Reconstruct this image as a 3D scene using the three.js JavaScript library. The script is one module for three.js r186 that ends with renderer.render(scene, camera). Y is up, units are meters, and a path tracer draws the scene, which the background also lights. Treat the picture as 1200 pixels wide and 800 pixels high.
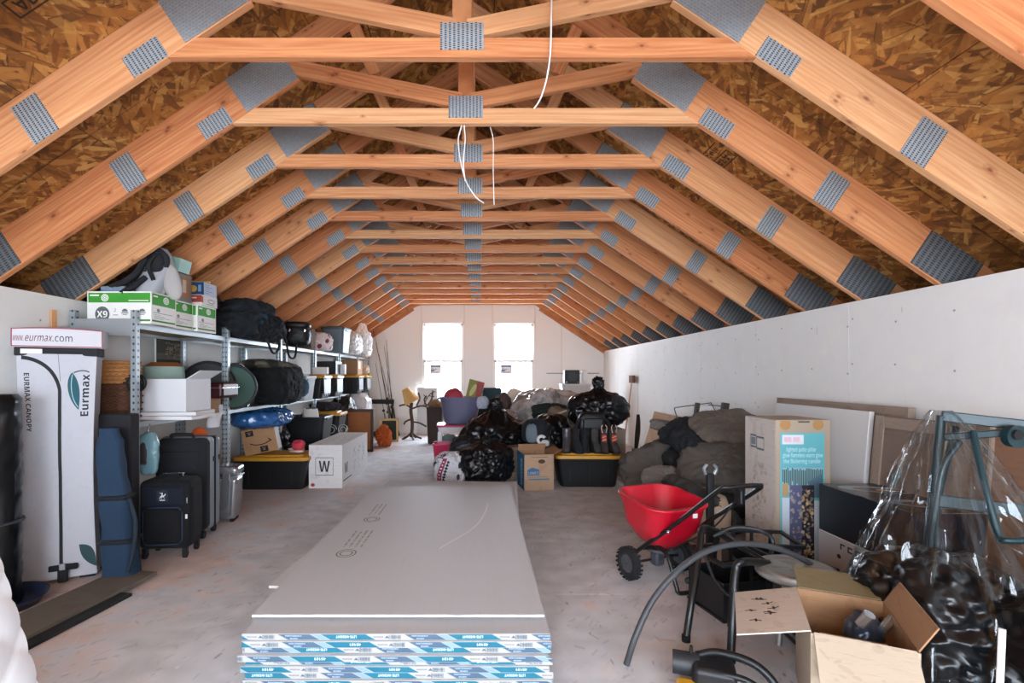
import * as THREE from 'three';
import { RoundedBoxGeometry } from 'three/addons/geometries/RoundedBoxGeometry.js';
import { ImprovedNoise } from 'three/addons/math/ImprovedNoise.js';
import { mergeGeometries, mergeVertices } from 'three/addons/utils/BufferGeometryUtils.js';
import { RectAreaLightUniformsLib } from 'three/addons/lights/RectAreaLightUniformsLib.js';

// ---------------------------------------------------------------- camera, sky, window daylight, exposure
const EYE = 1.25, F = 590, VX = 563, VY = 440;            // eye height, focal length in pixels, vanishing point of the room axis
const scene = new THREE.Scene();
const camera = new THREE.PerspectiveCamera(2 * Math.atan(400 / F) * 180 / Math.PI, 1.5, 0.05, 100);
camera.position.set(0, EYE, 0);
camera.lookAt(0, EYE, -10);
camera.setViewOffset(1200, 800, 600 - VX, 400 - VY, 1200, 800);
camera.updateProjectionMatrix();
const renderer = new THREE.WebGLRenderer();
renderer.toneMapping = THREE.LinearToneMapping;
renderer.toneMappingExposure = 1.0;
renderer.shadowMap.enabled = true;
RectAreaLightUniformsLib.init();
const SKY = 10.8;                                            // overcast sky, the same all round
scene.background = new THREE.Color().setRGB(SKY * 0.86, SKY * 0.98, SKY * 1.13);
function daylight(x, y, z, w, h, intoRoom, k = 1) {         // soft daylight standing just outside a window
  const l = new THREE.RectAreaLight(new THREE.Color().setRGB(0.86, 0.98, 1.13), SKY * k, w, h);
  l.position.set(x, y, z); l.lookAt(x, y, z + intoRoom); l.name = 'window_daylight'; scene.add(l);
}
const GABLE = -10.86, REAR = 2.0;                            // the two gable walls
const FRONT_WINDOWS = [[(494 - VX) / F * 10.86, (544 - VX) / F * 10.86], [(577 - VX) / F * 10.86, (627 - VX) / F * 10.86]], WIN_Y = [0.72, 2.41];
const REAR_WINDOWS = [[-2.35, -0.2], [0.0, 2.15]], REAR_Y = [0.4, 2.2];
for (const [a, b] of FRONT_WINDOWS) daylight((a + b) / 2, (WIN_Y[0] + WIN_Y[1]) / 2, GABLE - 0.2, b - a, WIN_Y[1] - WIN_Y[0], 1, 1.9);
for (const [a, b] of REAR_WINDOWS) daylight((a + b) / 2, (REAR_Y[0] + REAR_Y[1]) / 2, REAR + 0.2, b - a, REAR_Y[1] - REAR_Y[0], -1, 0.85);

// ---------------------------------------------------------------- helpers
function rngOf(seed) { let a = seed >>> 0; return () => { a = (a + 0x6D2B79F5) | 0; let t = Math.imul(a ^ (a >>> 15), 1 | a); t = (t + Math.imul(t ^ (t >>> 7), 61 | t)) ^ t; return ((t ^ (t >>> 14)) >>> 0) / 4294967296; }; }
const rnd = rngOf(20240), noise = new ImprovedNoise();
const N3 = (x, y, z) => noise.noise(x, y, z);
const fbm = (x, y, z, o = 4) => { let s = 0, a = 0.5; for (let i = 0; i < o; i++) { s += a * N3(x, y, z); x *= 2.03; y *= 2.03; z *= 2.03; a *= 0.5; } return s; };
const V = (x, y, z) => new THREE.Vector3(x, y, z);
const P = (px, py, d) => V((px - VX) * d / F, EYE - (py - VY) * d / F, -d);      // a point seen at a pixel, d metres down the room
const rad = THREE.MathUtils.degToRad, lerp = THREE.MathUtils.lerp, clamp = THREE.MathUtils.clamp;
const names = new Map();
function numbered(n) { const k = names.get(n) ?? 0; names.set(n, k + 1); return k ? n + '_' + String(k).padStart(3, '0') : n; }
function shade(o) { o.castShadow = o.receiveShadow = true; return o; }
function thing(name, label, category, pos = [0, 0, 0], turn = 0, group) {
  const o = new THREE.Group(); o.name = numbered(name); scene.add(o);
  o.position.set(...pos); o.rotation.y = turn; o.userData = { label, category };
  if (group) o.userData.group = group;
  return o;
}
function part(name, geo, m, parent, label) {
  const o = shade(new THREE.Mesh(geo, m)); o.name = name; parent.add(o);
  if (label) o.userData.label = label;
  return o;
}
function solo(name, geo, m, label, category, pos = [0, 0, 0], turn = 0, group) {
  const o = shade(new THREE.Mesh(geo, m)); o.name = numbered(name); scene.add(o);
  o.position.set(...pos); o.rotation.y = turn; o.userData = { label, category };
  if (group) o.userData.group = group;
  return o;
}
function struct(name, geo, m, label, category = 'building') {
  const o = geo ? shade(new THREE.Mesh(geo, m)) : new THREE.Group();
  o.name = name; o.userData = { kind: 'structure', label, category }; scene.add(o); return o;
}
function planar(geo, s = 1, ou = 0, ov = 0) {               // uv in metres over the main faces
  const p = geo.attributes.position, n = geo.attributes.normal, uv = new Float32Array(p.count * 2);
  for (let i = 0; i < p.count; i++) {
    const ax = Math.abs(n.getX(i)), ay = Math.abs(n.getY(i)), az = Math.abs(n.getZ(i)), x = p.getX(i), y = p.getY(i), z = p.getZ(i);
    const [u, v] = az >= ax && az >= ay ? [x, y] : ay >= ax ? [x, z] : [z, y];
    uv[2 * i] = u * s + ou; uv[2 * i + 1] = v * s + ov;
  }
  geo.setAttribute('uv', new THREE.BufferAttribute(uv, 2)); return geo;
}
const box = (w, h, d, x = 0, y = 0, z = 0) => new THREE.BoxGeometry(w, h, d).translate(x, y, z);
const rbox = (w, h, d, r = 0.005, x = 0, y = 0, z = 0, seg = 2) => new RoundedBoxGeometry(w, h, d, seg, Math.min(r, w / 2.01, h / 2.01, d / 2.01)).translate(x, y, z);
const cyl = (r0, r1, h, x = 0, y = 0, z = 0, n = 24) => new THREE.CylinderGeometry(r1, r0, h, n).translate(x, y, z);
function tube(pts, r, n = 24, m = 8, closed = false) { return new THREE.TubeGeometry(new THREE.CatmullRomCurve3(pts.map((p) => p.isVector3 ? p : V(...p)), closed, 'catmullrom', 0.5), n, r, m, closed); }
function rod(a, b, r0, r1 = r0, n = 8) {
  a = a.isVector3 ? a : V(...a); b = b.isVector3 ? b : V(...b);
  const d = b.clone().sub(a), g = new THREE.CylinderGeometry(r1, r0, d.length(), n);
  g.applyQuaternion(new THREE.Quaternion().setFromUnitVectors(V(0, 1, 0), d.clone().normalize()));
  const c = a.clone().add(b).multiplyScalar(0.5); return g.translate(c.x, c.y, c.z);
}
const merge = (list) => mergeGeometries(list.map((g) => { const h = g.index ? g.toNonIndexed() : g; for (const k of Object.keys(h.attributes)) if (!['position', 'normal', 'uv'].includes(k)) h.deleteAttribute(k); return h; }));
function loft(rings, capA = true, capB = true, creased = true) {  // rings: equal-length arrays of points, stacked
  const n = rings[0].length, pos = [], uv = [], idx = [];
  let run = 0;
  rings.forEach((r, k) => { if (k) run += r[0].distanceTo(rings[k - 1][0]); let s = 0; for (let i = 0; i <= n; i++) { const p = r[i % n]; if (i) s += p.distanceTo(r[i - 1]); pos.push(p.x, p.y, p.z); uv.push(s, run); } });
  for (let k = 0; k + 1 < rings.length; k++) for (let i = 0; i < n; i++) { const a = k * (n + 1) + i, b = a + 1, c = a + n + 1, d = c + 1; idx.push(a, c, b, b, c, d); }
  const cap = (r, flip) => { const c = r.reduce((s, p) => s.add(p), V(0, 0, 0)).multiplyScalar(1 / n), o = pos.length / 3; pos.push(c.x, c.y, c.z); uv.push(c.x, c.z); for (const p of r) { pos.push(p.x, p.y, p.z); uv.push(p.x, p.z); } for (let i = 0; i < n; i++) { const a = o + 1 + i, b = o + 1 + (i + 1) % n; flip ? idx.push(o, b, a) : idx.push(o, a, b); } };
  if (capA) cap(rings[0], false);
  if (capB) cap(rings[rings.length - 1], true);
  const g = new THREE.BufferGeometry();
  g.setAttribute('position', new THREE.Float32BufferAttribute(pos, 3)); g.setAttribute('uv', new THREE.Float32BufferAttribute(uv, 2)); g.setIndex(idx); g.computeVertexNormals();
  return g;
}
function rrect(w, d, r, y, x = 0, z = 0, seg = 5) {          // rounded rectangle ring, counted so that loft() faces outwards
  const out = []; r = Math.min(r, w / 2.001, d / 2.001);
  for (const [cx, cz, a0] of [[w / 2 - r, d / 2 - r, 0], [-w / 2 + r, d / 2 - r, 90], [-w / 2 + r, -d / 2 + r, 180], [w / 2 - r, -d / 2 + r, 270]])
    for (let i = 0; i <= seg; i++) { const a = rad(a0 + 90 * i / seg); out.push(V(x + cx + r * Math.cos(a), y, z + cz + r * Math.sin(a))); }
  return out;
}
function binBody(w, d, h, taper = 0.88, r = 0.05, wall = 0.004, lip = 0.012) {   // open tapered bin with thickness and a lip
  const R = (k, y, o = 0) => rrect(w * lerp(taper, 1, k) + o, d * lerp(taper, 1, k) + o, r, y);
  return loft([R(0, 0, -0.02), R(0, 0.012), R(0.5, h * 0.5), R(1, h - 0.03), R(1, h - 0.028, lip), R(1, h, lip), R(1, h, -wall * 2), R(0.1, 0.012, -wall * 2)], true, true);
}
function blob(o) {                                           // soft closed body: superellipsoid with folds
  const { w, h, d, e = 2.6, amp = 0.06, freq = 4, seed = 1, ridge = 0, flat = 0, neck = 0, det = 18, fine = 0.25 } = o;
  let g = new THREE.IcosahedronGeometry(1, det); g.deleteAttribute('uv'); g.deleteAttribute('normal'); g = mergeVertices(g, 1e-4);
  const p = g.attributes.position, a = w / 2, b = h / 2, c = d / 2, uv = new Float32Array(p.count * 2);
  for (let i = 0; i < p.count; i++) {
    const n = V(p.getX(i), p.getY(i), p.getZ(i)).normalize();
    let r = Math.pow(Math.pow(Math.abs(n.x) / a, e) + Math.pow(Math.abs(n.y) / b, e) + Math.pow(Math.abs(n.z) / c, e), -1 / e);
    let f = fbm(n.x * freq + seed * 7.1, n.y * freq + seed * 3.3, n.z * freq - seed * 5.7, 3);
    if (ridge) { const q = 1 - Math.abs(N3(n.x * freq * 1.7 + seed, n.y * freq * 1.7, n.z * freq * 1.7 + seed * 2)) * 2.4, q2 = 1 - Math.abs(N3(n.x * freq * 3.6 - seed, n.y * freq * 3.6, n.z * freq * 3.6)) * 2.4; f += ridge * (q * 0.6 + q2 * fine); }
    r *= 1 + amp * f;
    let x = n.x * r, y = n.y * r, z = n.z * r;
    if (neck && n.y > 0.72) { const k = (n.y - 0.72) / 0.28; x *= 1 - 0.75 * Math.sqrt(k) * neck; z *= 1 - 0.75 * Math.sqrt(k) * neck; y += b * 0.5 * k * k * neck; }
    y += b; if (flat && y < flat) y = flat * 0.0 + Math.max(0, y) * 0.25;
    p.setXYZ(i, x, Math.max(0, y), z); uv[2 * i] = Math.atan2(x, z) * (a + c) / 2; uv[2 * i + 1] = y;
  }
  g.setAttribute('uv', new THREE.BufferAttribute(uv, 2)); g.computeVertexNormals(); return g;
}
const extrude = (pts, depth, bevel = 0) => { const s = new THREE.Shape(pts.map((p) => new THREE.Vector2(p[0], p[1]))); return new THREE.ExtrudeGeometry(s, { depth, bevelEnabled: bevel > 0, bevelSize: bevel, bevelThickness: bevel, bevelSegments: 2, curveSegments: 12 }); };

// ---------------------------------------------------------------- textures and materials
function canvasTex(w, h, draw, rep) {
  const c = document.createElement('canvas'); c.width = w; c.height = h; draw(c.getContext('2d'), w, h);
  const t = new THREE.CanvasTexture(c); t.colorSpace = THREE.SRGBColorSpace; t.wrapS = t.wrapT = THREE.RepeatWrapping; if (rep) t.repeat.set(...rep); return t;
}
function dataTex(w, h, fn, srgb = true) {
  const a = new Uint8Array(w * h * 4);
  for (let y = 0; y < h; y++) for (let x = 0; x < w; x++) { const c = fn(x / w, y / h), i = 4 * (y * w + x); a[i] = clamp(c[0], 0, 255); a[i + 1] = clamp(c[1], 0, 255); a[i + 2] = clamp(c[2], 0, 255); a[i + 3] = 255; }
  const t = new THREE.DataTexture(a, w, h); t.colorSpace = srgb ? THREE.SRGBColorSpace : THREE.NoColorSpace; t.wrapS = t.wrapT = THREE.RepeatWrapping; t.magFilter = THREE.LinearFilter; t.minFilter = THREE.LinearMipmapLinearFilter; t.generateMipmaps = true; t.needsUpdate = true; return t;
}
const M = (color, rough = 0.8, o = {}) => new THREE.MeshStandardMaterial({ color, roughness: rough, ...o });
const MP = (color, rough = 0.5, o = {}) => new THREE.MeshPhysicalMaterial({ color, roughness: rough, ...o });
function woodTex(seed, a, b, knotN) {                        // one tile is 2.4 m along the grain, 0.3 m across
  const r = rngOf(seed), knots = []; for (let i = 0; i < knotN; i++) knots.push([r(), r(), 0.005 + r() * 0.008]);
  return dataTex(1024, 256, (u, v) => {
    let w = v, dark = 0;
    for (const [ku, kv, kr] of knots) { const dx = (u - ku) * 2.4, dy = (v - kv) * 0.3, q = Math.hypot(dx * 0.55, dy) / kr; dark += Math.exp(-q * q * 1.6) * 0.6 + 0.1 * Math.exp(-(q - 1.6) * (q - 1.6) * 6); w += 0.05 * Math.exp(-q * q * 0.25) * Math.sign(dy || 1); }
    const g = fbm(u * 5 + seed, w * 16, seed, 3), s = Math.sin((w * 26 + fbm(u * 2.5, w * 3, seed * 2, 2) * 7) * 3.1), f = N3(u * 60, w * 190, seed);
    const t = clamp(0.5 + g * 0.75 + s * 0.13 + f * 0.12, 0, 1), k = 1 - Math.min(0.62, dark * 0.62);
    return [lerp(b[0], a[0], t) * k, lerp(b[1], a[1], t) * k ** 1.4, lerp(b[2], a[2], t) * k ** 1.6];
  });
}
const woodMats = [[11, [224, 168, 118], [190, 120, 74], 9], [23, [220, 158, 108], [184, 110, 64], 12], [37, [226, 176, 128], [196, 132, 84], 7], [51, [214, 150, 98], [174, 98, 56], 14]].map(([s, a, b, k]) => { const t = woodTex(s, a, b, k); t.wrapS = t.wrapT = THREE.MirroredRepeatWrapping; return new THREE.MeshStandardMaterial({ map: t, roughness: 0.72 }); });
function osbTex(seed) {                                      // 2.44 x 1.22 m panel of pressed flakes with its mill stamp
  const r = rngOf(seed), tones = ['#b47a3a', '#a3682c', '#8d5722', '#c28d48', '#77461a', '#a97034', '#7d4f20', '#cc9a56', '#623a16', '#966128'];
  return canvasTex(1024, 512, (g, W, H) => {
    g.fillStyle = '#8d5a26'; g.fillRect(0, 0, W, H);
    for (let i = 0; i < 5200; i++) {
      g.save(); g.translate(r() * W, r() * H); g.rotate((r() - 0.5) * 1.9 + (r() < 0.2 ? 1.4 : 0)); g.globalAlpha = 0.45 + r() * 0.5; g.fillStyle = tones[Math.floor(r() * tones.length)];
      const l = 12 + r() * 34, w = 3 + r() * 9; g.beginPath(); g.moveTo(-l, -w * r()); g.lineTo(-l * 0.3, -w); g.lineTo(l, -w * (0.3 + r() * 0.5)); g.lineTo(l * (0.8 + r() * 0.2), w * r()); g.lineTo(-l * 0.6, w); g.closePath(); g.fill();
      if (r() < 0.3) { g.strokeStyle = '#4a2a0e'; g.globalAlpha = 0.65; g.lineWidth = 0.8 + r() * 1.4; g.beginPath(); g.moveTo(-l * 0.6, w); g.lineTo(l, w * 0.4); g.stroke(); }
      g.restore();
    }
    g.globalAlpha = 0.85; g.fillStyle = '#1f140a'; g.strokeStyle = '#1f140a';
    for (const [x, y] of [[160 + r() * 90, 120], [640 + r() * 120, 350]]) { g.save(); g.translate(x, y); g.rotate(r() < 0.5 ? 0 : Math.PI / 2); g.lineWidth = 3; g.strokeRect(0, 0, 86, 34); g.font = 'bold 30px sans-serif'; g.fillText('APA', 10, 28); g.font = 'bold 22px sans-serif'; g.fillText('24/16', 12, 62); g.fillRect(0, 70, 86, 3); g.restore(); }
    g.globalAlpha = 0.5; for (let x = 0; x < W; x += 170) { g.fillRect(x, 0, 1.5, H); }
  });
}
const osbMats = [3, 8, 13].map((s) => new THREE.MeshStandardMaterial({ map: osbTex(s), roughness: 0.85 }));
const plateTex = canvasTex(128, 128, (g) => {                // pressed truss plate: rows of punched slots; tile 8 cm
  g.fillStyle = '#a3a9ad'; g.fillRect(0, 0, 128, 128);
  const r = rngOf(5); for (let i = 0; i < 260; i++) { g.globalAlpha = 0.25; g.fillStyle = r() < 0.5 ? '#8a9094' : '#bcc2c6'; g.fillRect(r() * 128, r() * 128, 3 + r() * 14, 3 + r() * 10); }
  g.globalAlpha = 1; for (let x = 0; x < 4; x++) for (let y = 0; y < 8; y++) { g.fillStyle = '#3c4246'; g.fillRect(x * 32 + 4, y * 16 + (x % 2) * 8, 15, 9); }
});
const plateBigTex = canvasTex(128, 128, (g) => { g.fillStyle = '#73787b'; g.fillRect(0, 0, 128, 128); const r = rngOf(9); for (let i = 0; i < 300; i++) { g.globalAlpha = 0.2; g.fillStyle = r() < 0.5 ? '#5b6063' : '#8d9396'; g.fillRect(r() * 128, r() * 128, 3 + r() * 20, 2 + r() * 7); } g.globalAlpha = 1; for (let x = 0; x < 4; x++) for (let y = 0; y < 10; y++) { g.fillStyle = '#3f4446'; g.fillRect(x * 32 + 3, y * 12.8 + (x % 2) * 6, 17, 7); } });
const plateTopTex = canvasTex(128, 128, (g) => { g.fillStyle = '#9ba0a2'; g.fillRect(0, 0, 128, 128); const r = rngOf(19); for (let i = 0; i < 300; i++) { g.globalAlpha = 0.15; g.fillStyle = r() < 0.5 ? '#7d8386' : '#b2b7b9'; g.fillRect(r() * 128, r() * 128, 3 + r() * 20, 2 + r() * 5); } g.globalAlpha = 0.9; for (let x = 0; x < 8; x++) for (let y = 0; y < 10; y++) { g.fillStyle = '#7a8083'; g.fillRect(x * 16 + (y % 2) * 8, y * 12.8, 9, 3); } });
const galv = new THREE.MeshStandardMaterial({ map: plateTex, roughness: 0.5, metalness: 0.35 }), galvBig = new THREE.MeshStandardMaterial({ map: plateBigTex, roughness: 0.5, metalness: 0.35 }), galvTop = new THREE.MeshStandardMaterial({ map: plateTopTex, roughness: 0.45, metalness: 0.4 });
function drywallTex(seed) {
  const r = rngOf(seed);
  return canvasTex(256, 384, (g, W, H) => {
    g.fillStyle = '#eceae6'; g.fillRect(0, 0, W, H);
    for (let i = 0; i < 120; i++) { g.globalAlpha = 0.05; g.fillStyle = r() < 0.5 ? '#d6d2cb' : '#f7f6f3'; g.beginPath(); g.ellipse(r() * W, r() * H, 6 + r() * 40, 2 + r() * 10, r() * 3, 0, 7); g.fill(); }
    g.globalAlpha = 0.8; g.fillStyle = '#77736c'; for (const x of [5, 85, 170, 251]) for (let y = 24; y < H; y += 72) { g.beginPath(); g.arc(x + r() * 3, y + r() * 16, 1.3, 0, 7); g.fill(); }
    g.globalAlpha = 0.4; for (let i = 0; i < 5; i++) g.fillRect(r() * W, r() * H, 1, 4 + r() * 10);
  });
}
const dryMats = [2, 6, 9].map((s) => new THREE.MeshStandardMaterial({ map: drywallTex(s), roughness: 0.92 })), gableMat = M('#eceae6', 0.92), framing = woodMats[0];
const floorMat = new THREE.MeshStandardMaterial({ roughness: 0.82, map: canvasTex(2048, 2048, (g, W, H) => {   // dusty grey subfloor, bare reddish wood where the dust is worn off; the picture covers 7 x 14 m
  const n = 320, c = document.createElement('canvas'); c.width = c.height = n; const q = c.getContext('2d'), im = q.createImageData(n, n);
  for (let j = 0; j < n; j++) for (let i = 0; i < n; i++) {
    const x = i / n * 7 - 3.5, d = (1 - j / n) * 14 - 2.6, m = fbm(x * 1.1 + 3, d * 1.1, 1.5, 4), f = fbm(x * 6, d * 9, 4.2, 3), edge = clamp((Math.abs(x + 0.15) - 1.25) * 0.75, -0.25, 0.75);
    const pink = clamp((m * 1.3 + edge * 0.62 - 0.13 + f * 0.7) * 2.2, 0, 0.75), k = 1 + f * 0.2 + m * 0.1, o = 4 * (j * n + i);
    im.data[o] = lerp(212, 200, pink) * k; im.data[o + 1] = lerp(214, 174, pink) * k; im.data[o + 2] = lerp(218, 162, pink) * k; im.data[o + 3] = 255;
  }
  q.putImageData(im, 0, 0); g.imageSmoothingEnabled = true; g.drawImage(c, 0, 0, W, H);
  const r = rngOf(88);
  for (let i = 0; i < 26000; i++) { const x = r() * W, y = r() * H, a = r() < 0.7 ? 0.5 + r() * 0.6 : r() * 3, l = 3 + r() * 16; g.globalAlpha = 0.1 + r() * 0.16; g.strokeStyle = r() < 0.55 ? '#6e6862' : '#f4f4f4'; g.lineWidth = 0.6 + r() * 1.8; g.beginPath(); g.moveTo(x, y); g.lineTo(x + Math.cos(a) * l, y - Math.sin(a) * l * 0.55); g.stroke(); }
  for (let i = 0; i < 1500; i++) { g.globalAlpha = 0.1 + r() * 0.25; g.fillStyle = r() < 0.6 ? '#4d463f' : '#ffffff'; g.beginPath(); g.ellipse(r() * W, r() * H, 1 + r() * 3, 0.6 + r() * 1.5, r() * 3, 0, 7); g.fill(); }
  g.globalAlpha = 1;
}) });
const glassMat = new THREE.MeshPhysicalMaterial({ color: '#ffffff', roughness: 0, transmission: 1, thickness: 0, ior: 1.45 });
const vinyl = M('#f1efec', 0.45);

// ---------------------------------------------------------------- the room: floor, knee walls, gables, roof boarding
const XR = 2.67, XL = -2.83, XC = -0.085, WALL_H = EYE + 0.53, TIE = EYE + 1.467, HALF = 1.358, SLOPE = 0.667, COS = Math.cos(Math.atan(SLOPE)), SIN = Math.sin(Math.atan(SLOPE));
const under = (x) => TIE + (HALF - Math.abs(x - XC)) * SLOPE;      // underside of the rafters
const VERT = 0.235 / COS, EAVE = 3.5;
{
  const floor = struct('floor', box(7.0, 0.08, 13.5, XC, -0.055, (GABLE + REAR) / 2), framing, 'grey dusty wooden subfloor', 'floor');
  const pw = 1.22, pl = 2.44, gx = 0.004;
  for (let row = 0; row * pw < 13.3; row++) for (let c = 0; c < 4; c++) {
    const z1 = REAR - row * pw, x0 = XC - EAVE + (c - (row % 2) * 0.5) * pl, a = Math.max(x0, XC - EAVE), b = Math.min(x0 + pl, XC + EAVE);
    if (b - a < 0.05) continue;
    const g = box(b - a - gx, 0.015, pw - gx, (a + b) / 2, -0.0075, z1 - pw / 2), p = g.attributes.position, uv = g.attributes.uv;
    for (let i = 0; i < p.count; i++) uv.setXY(i, (p.getX(i) + 3.5) / 7, (-p.getZ(i) + 2.6) / 14);
    part('subfloor_panel', g, floorMat, floor);
  }
}
for (const [name, x, s] of [['wall_left', XL, -1], ['wall_right', XR, 1]]) {
  const len = REAR - GABLE;
  const w = struct(name, box(0.09, WALL_H - 0.002, len, x + s * 0.06, WALL_H / 2 - 0.001, (REAR + GABLE) / 2), framing, 'low knee wall sheeted with unpainted plasterboard', 'wall');
  for (let k = 0; k * 1.22 < len; k++) {
    const z1 = -(2.43 + (k - 4) * 1.22), z0 = Math.max(z1 - 1.22, GABLE); if (Math.min(z1, REAR) - z0 < 0.05) continue;
    const zz = Math.min(z1, REAR), g = rbox(0.0127, WALL_H, zz - z0 - 0.004, 0.002, x + s * 0.00635, WALL_H / 2, (zz + z0) / 2, 1), p = g.attributes.position, uv = g.attributes.uv;
    for (let i = 0; i < p.count; i++) uv.setXY(i, (p.getZ(i) - z0) / 1.22, p.getY(i) / WALL_H);
    part('drywall_panel', g, dryMats[(k * 7 + (s > 0 ? 1 : 0)) % 3], w);
  }
  struct(name === 'wall_left' ? 'wall_eave_left' : 'wall_eave_right', box(0.05, 2.2, len + 0.2, XC + s * (EAVE + 0.03), 0.9, (REAR + GABLE) / 2), framing, 'outer eave wall behind the knee wall', 'wall');
}
function gable(name, z, windows, wy, out, label) {
  const top = (x) => under(x) + VERT + 0.02, s = new THREE.Shape();
  s.moveTo(XC - EAVE, -0.1); s.lineTo(XC + EAVE, -0.1); s.lineTo(XC + EAVE, top(XC + EAVE)); s.lineTo(XC, top(XC)); s.lineTo(XC - EAVE, top(XC - EAVE));
  for (const [a, b] of windows) { const h = new THREE.Path(); h.moveTo(a, wy[0]); h.lineTo(a, wy[1]); h.lineTo(b, wy[1]); h.lineTo(b, wy[0]); s.holes.push(h); }
  const g = new THREE.ExtrudeGeometry(s, { depth: 0.12, bevelEnabled: false }); g.translate(0, 0, out < 0 ? z - 0.12 - 0.0127 : z + 0.0127);
  return struct(name, g, framing, label, 'wall');
}
const wf = gable('wall_front', GABLE, FRONT_WINDOWS, WIN_Y, -1, 'far gable wall of pale plasterboard with two windows');
gable('wall_back', REAR, REAR_WINDOWS, REAR_Y, 1, 'gable wall behind the viewer');
{
  const [[a, b], [c, d]] = FRONT_WINDOWS, e = 0.003, cuts = [XL, (441 - VX) / F * 10.86, a, b, c, d, 1.75, XR];
  for (let k = 0; k + 1 < cuts.length; k++) {
    const x0 = cuts[k] + e, x1 = cuts[k + 1] - e, pieces = (k === 2 || k === 4) ? [[WIN_Y[1], 9], [0, WIN_Y[0]]] : [[0, 9]];
    for (const [y0, y1] of pieces) {
      const t = (x) => Math.min(y1, Math.min(under(x) - 0.01, TIE + 0.06)), pts = [[x0, y0], [x1, y0], [x1, t(x1)]];
      for (const q of [XC + HALF, XC - HALF]) if (q > x0 && q < x1) pts.push([q, t(q)]);
      pts.push([x0, t(x0)]);
      part('drywall_panel', extrude(pts, 0.0127).translate(0, 0, GABLE - 0.0127), gableMat, wf);
    }
  }
  for (const s of [-1, 1]) {                                  // timber edging along the sloping top of the plasterboard
    const L = (2.75 - HALF) / COS, g = planar(rbox(L, 0.07, 0.03, 0.003), 1 / 2.4); g.rotateZ(-s * Math.atan(SLOPE)).translate(XC + s * (HALF + 2.75) / 2, TIE - (2.75 - HALF) / 2 * SLOPE - 0.03, GABLE + 0.016);
    struct(s < 0 ? 'trim_1' : 'trim_2', g, woodMats[3], 'timber edging along the sloping top of the far gable', 'trim');
  }
  struct('trim_3', box(1.13, 0.018, 0.02, 1.99, EYE + 0.05, GABLE + 0.011), M('#8d8a86', 0.5, { metalness: 0.4 }), 'thin grey metal rail fixed across the far gable wall', 'rail');
}
FRONT_WINDOWS.concat(REAR_WINDOWS).forEach(([a, b], k) => {
  const front = k < 2, z = front ? GABLE - 0.05 : REAR + 0.05, [y0, y1] = front ? WIN_Y : REAR_Y, w = b - a, mid = (y0 + y1) / 2, t = 0.035, dz = front ? 1 : -1;
  const win = struct('window_' + (k + 1), null, null, front ? 'white single-hung window with bright overcast sky outside' : 'window in the gable behind the viewer', 'window');
  const X = (a + b) / 2;
  part('window_frame', merge([box(t, y1 - y0, 0.1, a + t / 2, mid, z), box(t, y1 - y0, 0.1, b - t / 2, mid, z), box(w, t, 0.1, X, y1 - t / 2, z), box(w, t, 0.1, X, y0 + t / 2, z)]), vinyl, win);
  const sash = (ya, yb, zz) => { const s = part('sash', merge([box(0.04, yb - ya, 0.03, a + t + 0.02, (ya + yb) / 2, zz), box(0.04, yb - ya, 0.03, b - t - 0.02, (ya + yb) / 2, zz), box(w - 2 * t, 0.045, 0.03, X, yb - 0.0225, zz), box(w - 2 * t, 0.045, 0.03, X, ya + 0.0225, zz)]), vinyl, win); part('pane', box(w - 2 * t - 0.08, yb - ya - 0.09, 0.004, X, (ya + yb) / 2, zz), glassMat, s); };
  sash(mid - 0.02, y1 - t, z - dz * 0.02); sash(y0 + t, mid + 0.02, z + dz * 0.02);
  if (front) part('window_sticker', box(0.24, 0.19, 0.002, a + 0.3, mid - 0.18, z + 0.027), new THREE.MeshStandardMaterial({ roughness: 0.7, map: canvasTex(96, 76, (g) => { g.fillStyle = '#eceef4'; g.fillRect(0, 0, 96, 76); g.fillStyle = '#4a4c68'; g.fillRect(4, 4, 88, 12); g.fillStyle = '#8e90a8'; for (let i = 0; i < 5; i++) g.fillRect(6, 24 + i * 9, 20 + (i * 37) % 50, 4); g.fillStyle = '#55576e'; g.fillRect(6, 44, 30, 7); g.strokeStyle = '#9a9cb4'; g.strokeRect(1, 1, 94, 74); }) }), win, 'printed factory sticker');
});
const rubberRoof = M('#3a3a3c', 0.9);
const ceiling = struct('ceiling', null, null, 'roof boarding of oriented strand board panels above the trusses', 'ceiling');
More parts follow.
